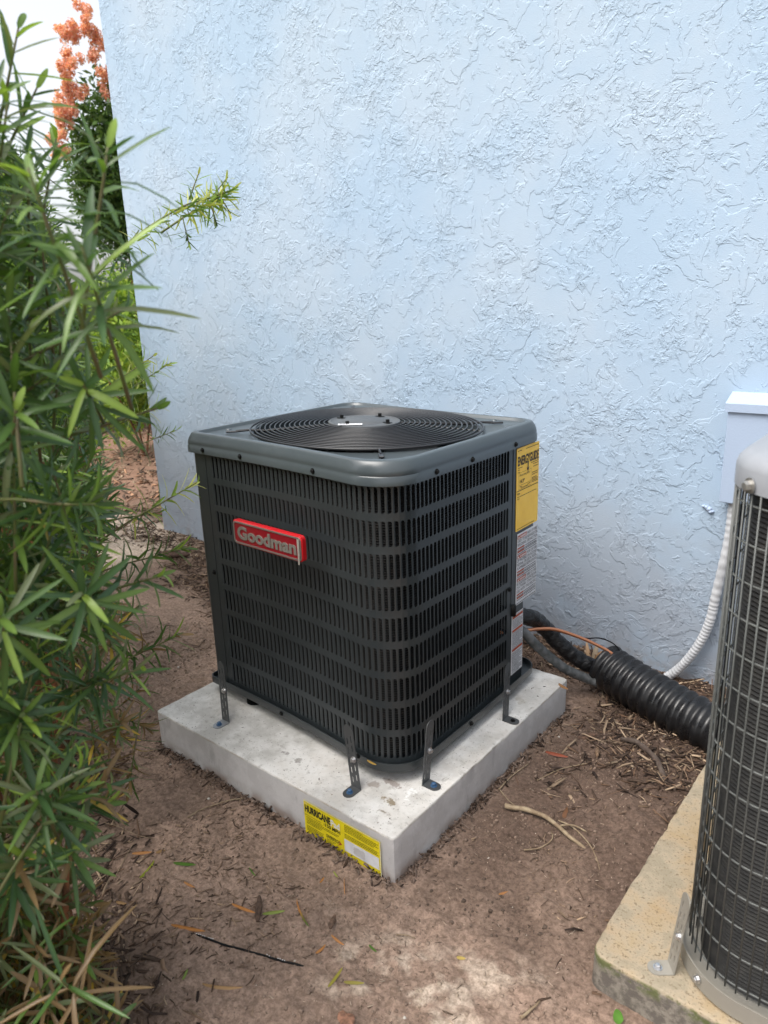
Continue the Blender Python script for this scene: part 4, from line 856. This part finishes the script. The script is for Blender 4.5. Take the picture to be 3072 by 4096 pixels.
for k, p in enumerate(pod_pos):
    V, Fc, T = leaf_cloud((0, 0, 0), (.19, .19, .25), 800, .027, PODS, 50+k, zmin=-9, clumps=9)
    link('seed_pod_cluster', arr_mesh('seed_pod_cluster', V*np.array([1, 1, 1.0]), Fc, T), M['bush'], tr, Matrix.Translation(Vector(p)-Vector((-9.3, 4.95, 0))), kind='stuff')
far_ = thing('far_hedge', 'long low green hedge on the far side of the lawn', 'hedge', (-22, 14, 0))
V, Fc, T = leaf_cloud((-22, 14, 1.0), (9, 9, 1.3), 14000, .12, DARK+LIME[:1], 77, clumps=260); link('foliage', arr_mesh('foliage', V-np.array([-22, 14, 0]), Fc, T), M['bush'], far_, kind='stuff')
# ------------------------------------------------------------------ mulch, crumbs, litter
def scatter(n, dens, seed, reg=(-2.6, 1.35, -1.5, .86)):
    r = np.random.RandomState(seed); x = r.uniform(reg[0], reg[1], n*6); y = r.uniform(reg[2], reg[3], n*6)
    ok = r.rand(n*6) < dens(x, y); ok &= ~((x > PX0-.004) & (x < PX1+.004) & (y > PY0-.004) & (y < PY1+.004)) & ~((x > .945) & (y < .46) & (y > -.48)); ok &= ~((y > WY-.004) & (x > WX))
    x, y = x[ok][:n], y[ok][:n]; return x, y, ground_h(x, y), r
def pieces(x, y, z, r, L, W, T, tints, tilt=.35, bend=.25, lift=.3):
    n = len(x); a = r.uniform(0, 6.283, n); l = L[0]+(L[1]-L[0])*r.rand(n)**2.2; w_ = W[0]+(W[1]-W[0])*r.rand(n)**1.5; t_ = T[0]+(T[1]-T[0])*r.rand(n)
    ti = r.normal(0, tilt, n); ax = np.stack([np.cos(a)*np.cos(ti), np.sin(a)*np.cos(ti), np.sin(ti)], 1); bx = np.stack([-np.sin(a), np.cos(a), r.normal(0, .35, n)], 1); bx -= (bx*ax).sum(1)[:, None]*ax; bx /= np.linalg.norm(bx, axis=1)[:, None]; cx_ = np.cross(ax, bx)
    c0 = np.stack([x, y, z+t_*.4+np.abs(np.sin(ti))*l*.5*lift+r.rand(n)*.002], 1); bd = r.normal(0, bend, n)
    V = []
    for s_, e in ((-.5, .55+.4*r.rand(n)), (0., np.ones(n)), (.5, .35+.5*r.rand(n))):
        for b_, c__ in ((-.5, -.5), (.5, -.5), (.5, .5), (-.5, .5)): V.append(c0+ax*(l*s_)[:, None]+bx*((w_*b_*e)+(bd*l*(.25-s_*s_)))[:, None]+cx_*(t_*c__*e)[:, None])
    V = np.stack(V, 1).reshape(-1, 3)
    q4 = np.array([(0, 1, 5, 4), (1, 2, 6, 5), (2, 3, 7, 6), (3, 0, 4, 7), (4, 5, 9, 8), (5, 6, 10, 9), (6, 7, 11, 10), (7, 4, 8, 11), (3, 2, 1, 0), (8, 9, 10, 11)])
    Fc = (q4[None]+12*np.arange(n)[:, None, None]).reshape(-1, 4); C = np.array(tints)[r.randint(len(tints), size=n)]*(.6+.8*r.rand(n, 1)); return V, Fc, np.repeat(C, 12, 0)
MUL = [(.055, .035, .025), (.085, .053, .036), (.035, .023, .018), (.13, .080, .052), (.18, .12, .08), (.07, .047, .034), (.30, .22, .15)]
x, y, z, r = scatter(27000, lambda x, y: mulch_mask(x, y)**1.3, 1)
link('mulch', arr_mesh('mulch', *pieces(x, y, z, r, (.008, .075), (.0012, .0095), (.0008, .003), MUL, .30)), M['chips'], kind='stuff')
x, y, z, r = scatter(4200, lambda x, y: .9*sst(fbm(x, y, 4, 4, 91), .50, .66)**2*(1-.8*sst(x, .35, .6)*sst(-y, .45, .6))+.02, 12, (-1.3, 1.1, -1.4, .86))
link('loose_mulch', arr_mesh('loose_mulch', *pieces(x, y, z, r, (.004, .036), (.0008, .0042), (.0006, .0022), [(.11, .075, .052), (.15, .10, .07), (.20, .135, .095), (.08, .052, .038), (.30, .21, .14)], .2)), M['chips'], kind='stuff')
r = np.random.RandomState(8); x = r.uniform(-7, -2.6, 9000); y = r.uniform(-.6, 4.5, 9000); z = ground_h(x, y)
link('far_mulch', arr_mesh('far_mulch', *pieces(x, y, z, r, (.03, .13), (.006, .02), (.003, .008), MUL[3:]+[(.30, .17, .10)], .3)), M['chips'], kind='stuff')
x, y, z, r = scatter(9000, lambda x, y: .25+.5*sst(fbm(x, y, 3, 3, 90), .4, .6), 2, (-1.3, 1.1, -1.4, .86))
link('soil_debris', arr_mesh('soil_debris', *pieces(x, y, z, r, (.002, .016), (.0005, .0018), (.0004, .0012), [(.11, .078, .058), (.15, .105, .078), (.20, .15, .11), (.08, .055, .04), (.38, .30, .23)], .15)), M['chips'], kind='stuff')
r = np.random.RandomState(44); n = 1500; e = r.randint(4, size=n); u = r.rand(n); o_ = np.abs(r.normal(0, .016, n))+.003
x = np.where(e == 0, PX0-o_, np.where(e == 1, PX1+o_, PX0+(PX1-PX0)*u)); y = np.where(e == 2, PY0-o_, np.where(e == 3, PY1+o_, PY0+(PY1-PY0)*u)); z = ground_h(x, y)+.010*np.exp(-o_/.012)
link('banked_mulch', arr_mesh('banked_mulch', *pieces(x, y, z, r, (.004, .03), (.001, .007), (.001, .005), MUL[:3]+[(.19, .14, .11), (.16, .115, .09)]*4, .5)), M['chips'], kind='stuff')
n = 130; x = r.uniform(PX0+.01, PX1-.01, n); y = r.uniform(PY0+.01, PY1-.01, n); k = (np.abs(x) > .38) | (np.abs(y) > .385); x, y = x[k], y[k]
link('pad_grit', arr_mesh('pad_grit', *pieces(x, y, np.full(len(x), PZ+.0004), r, (.002, .009), (.0007, .003), (.0006, .0015), MUL, .05)), M['chips'], kind='stuff')
x, y, z, r = scatter(19000, lambda x, y: .15+.75*sst(fbm(x, y, 7, 3, 95), .42, .62), 3, (-1.2, 1.05, -1.4, .86)); n = len(x)
o8 = np.array([(-1, -1, -.7), (1, -1, -.7), (1, 1, -.7), (-1, 1, -.7), (-.7, -.8, .7), (.8, -.7, .6), (.7, .8, .8), (-.8, .7, .6)]); sz = .0008+.0036*r.rand(n)**6
V = (o8[None]*(1+r.normal(0, .22, (n, 8, 3))))*sz[:, None, None]; V += np.stack([x, y, z+sz*.35], 1)[:, None]; q6 = np.array([(0, 3, 2, 1), (4, 5, 6, 7), (0, 1, 5, 4), (1, 2, 6, 5), (2, 3, 7, 6), (3, 0, 4, 7)])
sm = sand_mask(x, y)[:, None]; wt = (.5+.5*r.rand(n, 1)); C = (np.array([.205, .147, .112])*(1-sm)+np.array([.40, .32, .24])*sm)*(.65+.6*wt); wc = sst(.20-np.hypot((x-.62)*.8, (y+.42)*1.4)+(fbm(x, y, 9, 3, 40)-.5)*.25, 0, .12)[:, None]; C = C*(1-.62*wc); C[r.rand(n) < .006] = (.55, .50, .44)
link('soil_crumbs', arr_mesh('soil_crumbs', V.reshape(-1, 3), (q6[None]+8*np.arange(n)[:, None, None]).reshape(-1, 4), np.repeat(C, 8, 0), True), M['chips'], kind='stuff')
# individual fallen leaves: position on the ground, heading, length, colour, label
def fallen(px, py, az, L, wd, tint, label, curl=.5, z=None, name='fallen_leaf', tip=None):
    V, Fc, C = leaf_template(curl, tint); C = C.copy()
    if tip is not None: k = sst(np.array([v[1] for v in V]), .4, .8)[:, None]; C = C*(1-k)+np.array(tip)*k
    me = arr_mesh(name, V, Fc, C, True); me.materials.append(M['leaf']); a = math.radians(az); y_ = Vector((math.cos(a), math.sin(a), .02)).normalized(); x_, y2, z_ = frame(y_, Vector((0, 0, 1))) if abs(curl) < .01 else frame(y_, Vector((math.sin(a)*.96, -math.cos(a)*.96, .3)))
    z0 = (gh(px, py) if z is None else z)+.004+wd*.35
    mw = Matrix(((x_.x*wd, y2.x*L, z_.x*L, px), (x_.y*wd, y2.y*L, z_.y*L, py), (x_.z*wd, y2.z*L, z_.z*L, z0), (0, 0, 0, 1)))
    o = link(name, me, None, None, mw, label=label, category='leaf'); return o
fallen(-0.038, -0.881, 92, 0.071, 0.01, (0.36, 0.4, 0.07), 'curved yellow-green leaf on the soil to the left of the pad sticker', 0.9)
fallen(-0.006, -0.804, 28, 0.060, 0.009, (0.09, 0.19, 0.035), 'straight green leaf on the soil right of the curved yellow-green one', 0.1)
fallen(-0.125, -0.846, 38, 0.050, 0.008, (0.5, 0.24, 0.1), 'pale orange leaf lying just behind the curved yellow-green leaf', 0.2)
fallen(-0.087, -0.802, 52, 0.024, 0.008, (0.4, 0.25, 0.13), 'short tan leaf behind the straight green leaf', 0.2)
fallen(0.142, -0.916, 21, 0.085, 0.009, (0.55, 0.25, 0.09), 'long orange-brown leaf pointing at the black cable', 0.15)
fallen(0.210, -0.796, 10, 0.068, 0.008, (0.55, 0.25, 0.09), 'orange leaf with a pointed end beside the dark forked bark piece', 0.15)
fallen(0.155, -0.695, -20, 0.035, 0.006, (0.09, 0.19, 0.035), 'tiny green leaf on bare soil below the middle of the pad side', 0.2)
fallen(0.279, -0.986, 113, 0.026, 0.008, (0.2, 0.28, 0.08), 'small grey-green leaf near the lower left edge of the soil', 0.2)
fallen(0.319, -0.965, 17, 0.087, 0.008, (0.4, 0.25, 0.13), 'long curved tan leaf in front of the black cable', 0.7)
fallen(0.059, -0.821, 3, 0.037, 0.007, (0.5, 0.24, 0.1), 'small orange leaf in front of the straight green leaf', 0.2)
fallen(-0.022, -0.956, 21, 0.028, 0.008, (0.4, 0.25, 0.13), 'pale leaf close to the foot of the reddish shrub stem', 0.2)
fallen(0.318, -0.690, -39, 0.086, 0.009, (0.55, 0.25, 0.09), 'two-coloured leaf, orange at one end and green at the other', 0.5, tip=(.10,.20,.035))
fallen(0.283, -0.767, 44, 0.052, 0.008, (0.26, 0.33, 0.08), 'dull green leaf lying crosswise by the dark forked bark piece', 0.1)
fallen(0.360, -0.569, -49, 0.056, 0.006, (0.55, 0.25, 0.09), 'slim orange leaf pointing away from the pad sticker', 0.1)
fallen(0.531, -0.810, 92, 0.053, 0.009, (0.42, 0.38, 0.08), 'yellow-olive leaf at the bottom of the soil, left of centre', 0.2)
fallen(0.548, -0.780, 31, 0.043, 0.008, (0.3, 0.26, 0.07), 'olive leaf lying crosswise next to the yellow-olive one', 0.1)
fallen(0.324, -0.570, -25, 0.023, 0.006, (0.3, 0.34, 0.09), 'tiny pale green leaf just in front of the pad sticker', 0.2)
fallen(0.324, -0.619, 93, 0.019, 0.006, (0.55, 0.25, 0.09), 'tiny orange leaf to the left of the pale green one in front of the sticker', 0.2)
fallen(0.444, -0.707, -11, 0.041, 0.007, (0.5, 0.24, 0.1), 'tan leaf lying over a shred of mulch, in front of the two-coloured leaf', 0.3)
fallen(0.527, -0.675, -13, 0.026, 0.006, (0.09, 0.19, 0.035), 'small dark green leaf on bare soil, left of the sandy patch', 0.2)
fallen(0.698, -0.584, 21, 0.019, 0.008, (0.52, 0.4, 0.13), 'small golden leaf just behind the pale sandy patch', 0.3)
fallen(0.680, -0.377, 48, 0.027, 0.006, (0.5, 0.24, 0.1), 'small tan leaf on the soil near the front corner of the pad', 0.2)
fallen(0.455, -0.768, 68, 0.032, 0.007, (0.55, 0.25, 0.09), 'curled orange-tan leaf behind the yellow-olive one', 0.8)
fallen(0.691, -0.063, 77, 0.048, 0.022, (0.5, 0.26, 0.16), 'broad dry salmon leaf beside the thick stick', 0.8)
fallen(0.527, 0.161, 7, 0.068, 0.01, (0.34, 0.09, 0.05), 'long dark red leaf in the mulch beside the right side of the pad', 0.3)
fallen(1.018, -0.515, -19, 0.021, 0.028, (0.1, 0.24, 0.04), 'broad fresh green leaf at the bottom edge beside the mossy slab', 0.3)
def twig(P, r, label, m=None, z=.0, name='twig', wob=.25):
    Q = [(x, y, gh(x, y)+r*.9+.004+z) for x, y in P]
    return MB().tube(dense(Q, .009), lambda t: r*(1-.45*t), 7, rfun=lambda i, a: 1+wob*math.sin(i*1.7+a)*.5).build(name, m or M['stick'], origin=Q[0], smooth=True, label=label, category='twig')
twig([(0.496, -0.063), (0.497, 0.008), (0.51, 0.086)], 0.0022, 'thin straight twig near the right side of the pad')
twig([(0.492, -0.057), (0.543, -0.085), (0.589, -0.097)], 0.0018, 'thin twig between the pad and the thick stick')
twig([(0.686, -0.077), (0.731, -0.084), (0.787, -0.117), (0.825, -0.153), (0.849, -0.185)], 0.002, 'long thin curved twig crossing the thick stick')
twig([(0.664, -0.224), (0.69, -0.188), (0.703, -0.147), (0.685, -0.116)], 0.0022, 'small bent twig touching the thick stick')
twig([(-0.134, -0.669), (-0.131, -0.626), (-0.119, -0.589), (-0.096, -0.554), (-0.068, -0.518)], 0.0024, 'reddish twig touching the foot of the pad side')
twig([(-0.304, -0.819), (-0.256, -0.803), (-0.193, -0.792), (-0.143, -0.774)], 0.001, 'hair-thin tan stem on the soil left of the pad')
twig([(-0.095, -0.916), (-0.132, -0.86), (-0.173, -0.805)], 0.001, 'hair-thin dark stem near the shrub')
twig([(0.877, -0.627), (0.885, -0.598), (0.892, -0.567)], 0.0035, 'short brown stick at the bottom right near the mossy slab')
twig([(0.56, -0.618), (0.582, -0.607), (0.608, -0.599)], 0.0016, 'short tan twig lying behind the sandy patch')
twig([(0.565, 0.034), (0.595, 0.12), (0.654, 0.18)], 0.0016, 'thin twig in the mulch behind the thick stick')
fallen(.459, .378, -35, .040, .010, (.38, .20, .10), 'curled dry brown leaf hanging over the right edge of the white pad', .9, z=PZ-.004)
fallen(.285, -.383, -10, .032, .006, (.40, .25, .06), 'small yellowish dry leaf caught on the bottom rim of the dark unit', .4, z=.196)
st = MB().tube(dense([(.548, -.118, .016), (.621, -.098, .020), (.677, -.100, .019), (.727, -.118, .016), (.800, -.141, .012), (.845, -.165, .006)], .008), lambda t: .0072-.0035*t, 9, rfun=lambda i, a: 1+.16*math.sin(i*.9+a))
st.tube(dense([(.700, -.105, .018), (.735, -.085, .022), (.775, -.082, .015)], .008), .0022, 6)
st.build('branch', M['stick'], origin=(.7, -.1, 0), smooth=True, label='thick crooked pale brown branch lying on the soil between the two slabs', category='branch')
M['rootwood'] = mottled('dark_root_bark', (.06, .04, .03), (.10, .075, .06), 50, .9)
MB().tube(dense([(.690, .350, .03), (.735, .338, .046), (.774, .314, .050), (.812, .288, .048), (.842, .252, .044), (.872, .205, .030), (.880, .180, .01)], .008), lambda t: .0085-.002*abs(t-.5), 9, rfun=lambda i, a: 1+.12*math.sin(i*.8+a*2)).build('root', M['rootwood'], origin=(.8, .3, 0), smooth=True, label='dark curved surface root arching out of the mulch near the older unit', category='root')
cb = MB().tube(dense([(x, y, gh(x, y)+dz) for x, y, dz in ((.185, -.903, -.004), (.229, -.893, .0022), (.275, -.876, .0024), (.315, -.858, .0012), (.360, -.838, .0), (.405, -.822, .0022), (.435, -.808, .001), (.47, -.795, -.006))], .008), .0024, 8).build('buried_cable', M['black'], origin=(.3, -.87, 0), smooth=True, label='half-buried black cable with faint white print on the soil in front of the pad', category='cable')
mb = MB()
for k in range(9):
    for x0, y0 in ((.212, -.8985), (.372, -.8335)):
        x, y = x0+k*.0052*.93, y0+k*.0052*.36; mb.box((x, y, gh(x, y)+.0047), (.0026, .0012, .0005), rz=.37+random.uniform(-.5, .5))
mb.build('white_print', M['whiteink'], cb, kind='stuff')
def bark(x, y, az, L, w_, t_, label, col):
    r = np.random.RandomState(int(L*1e4)); T = [-.5, -.3, -.1, .15, .35, .5]; mb = MB(); rings = []
    for t in T:
        e = (1-abs(t*1.7)**3)*.9+.1; rings.append([(t*L, w_*.5*e*math.cos(a)*(1+.25*r.randn()*.6), t_*.5*e*math.sin(a)*(1+.3*r.randn()*.6)+.004*math.sin(t*5)) for a in angs(8)])
    mb.loft(rings); R = Matrix.Translation((x, y, gh(x, y)+t_*.5+.003)) @ Matrix.Rotation(math.radians(az), 4, 'Z') @ Matrix.Rotation(-.06, 4, 'Y'); mb.v = [tuple(R @ Vector(p)) for p in mb.v]
    m_ = mottled('bark_chunk', col, tuple(c*.45 for c in col), 90, .9); return mb.build('bark_chunk', m_, origin=(x, y, 0), label=label, category='bark chunk')
bark(.268, -.765, -43, .085, .016, .013, 'dark forked bark piece between the orange leaf and the dull green leaf', (.10, .06, .04))
bark(.605, -.837, -20, .046, .028, .010, 'flat reddish bark chunk at the bottom edge of the soil', (.32, .16, .10))
bark(.425, -.682, -60, .045, .014, .010, 'brown bark chip behind the curled orange-tan leaf', (.15, .09, .06))
bark(.60, .30, 40, .060, .022, .012, 'large dark bark chunk in the mulch right of the white pad', (.13, .075, .05))
bark(.66, .235, -70, .055, .014, .016, 'pale splintered wood chunk in the mulch in front of the corrugated pipe', (.24, .15, .09))
bark(-1.98, .62, 25, .16, .035, .03, 'long dark bark slab on the pale sand near the wall corner', (.09, .05, .035))
dl = thing('dry_leaf_sprig', 'sprig of upright dry reddish leaves by the wall, behind the insulated pipe', 'dry sprig', (.42, .74, .02))
for (bx_, by_, bz_), (tx, ty, tz), wd, cu, ti in (((.415, .735, .05), (.392, .73, .115), .016, .6, (.50, .33, .22)), ((.425, .74, .045), (.434, .735, .118), .020, .4, (.42, .33, .26)), ((.44, .74, .05), (.482, .73, .115), .022, .5, (.26, .08, .05)), ((.43, .735, .05), (.455, .72, .10), .014, .8, (.38, .22, .12)), ((.45, .735, .045), (.50, .725, .07), .014, .7, (.22, .07, .045)), ((.445, .73, .04), (.475, .70, .065), .012, .9, (.30, .12, .07))):
    V, Fc, C = leaf_template(cu, ti); me = arr_mesh('leaf', V, Fc, C, True); me.materials.append(M['leaf']); b_ = Vector((bx_, by_, bz_)); ax = Vector((tx, ty, tz))-b_; Lx = ax.length; x_, y_, z_ = frame(ax, Vector((0, -1, .2)))
    link('leaf', me, None, dl, Matrix(((x_.x*wd, y_.x*Lx, z_.x*Lx, bx_-.42), (x_.y*wd, y_.y*Lx, z_.y*Lx, by_-.74), (x_.z*wd, y_.z*Lx, z_.z*Lx, bz_-.02), (0, 0, 0, 1))))
for k in range(4): MB().tube([(.43, .74, .01), (.425+.012*k, .738, .05), (.41+.022*k, .735, .08)], .0012, 5).build('stem', M['bark'], dl)
# blob of stucco on the wall and the dark smudge
mb = MB(); r_ = np.random.RandomState(9)
for cx, cz_, s_ in ((.745, .655, .012), (.752, .647, .011), (.737, .660, .009), (.728, .663, .006)): mb.loft([[(cx+s_*k*math.cos(a)*(1+.3*r_.randn()*.5), WY-d, cz_+s_*k*.7*math.sin(a)) for a in angs(9)] for k, d in ((1, 0), (.8, .006), (.35, .011))], False, True)
mb.build('stucco_lump', M['paintbox'], wall)
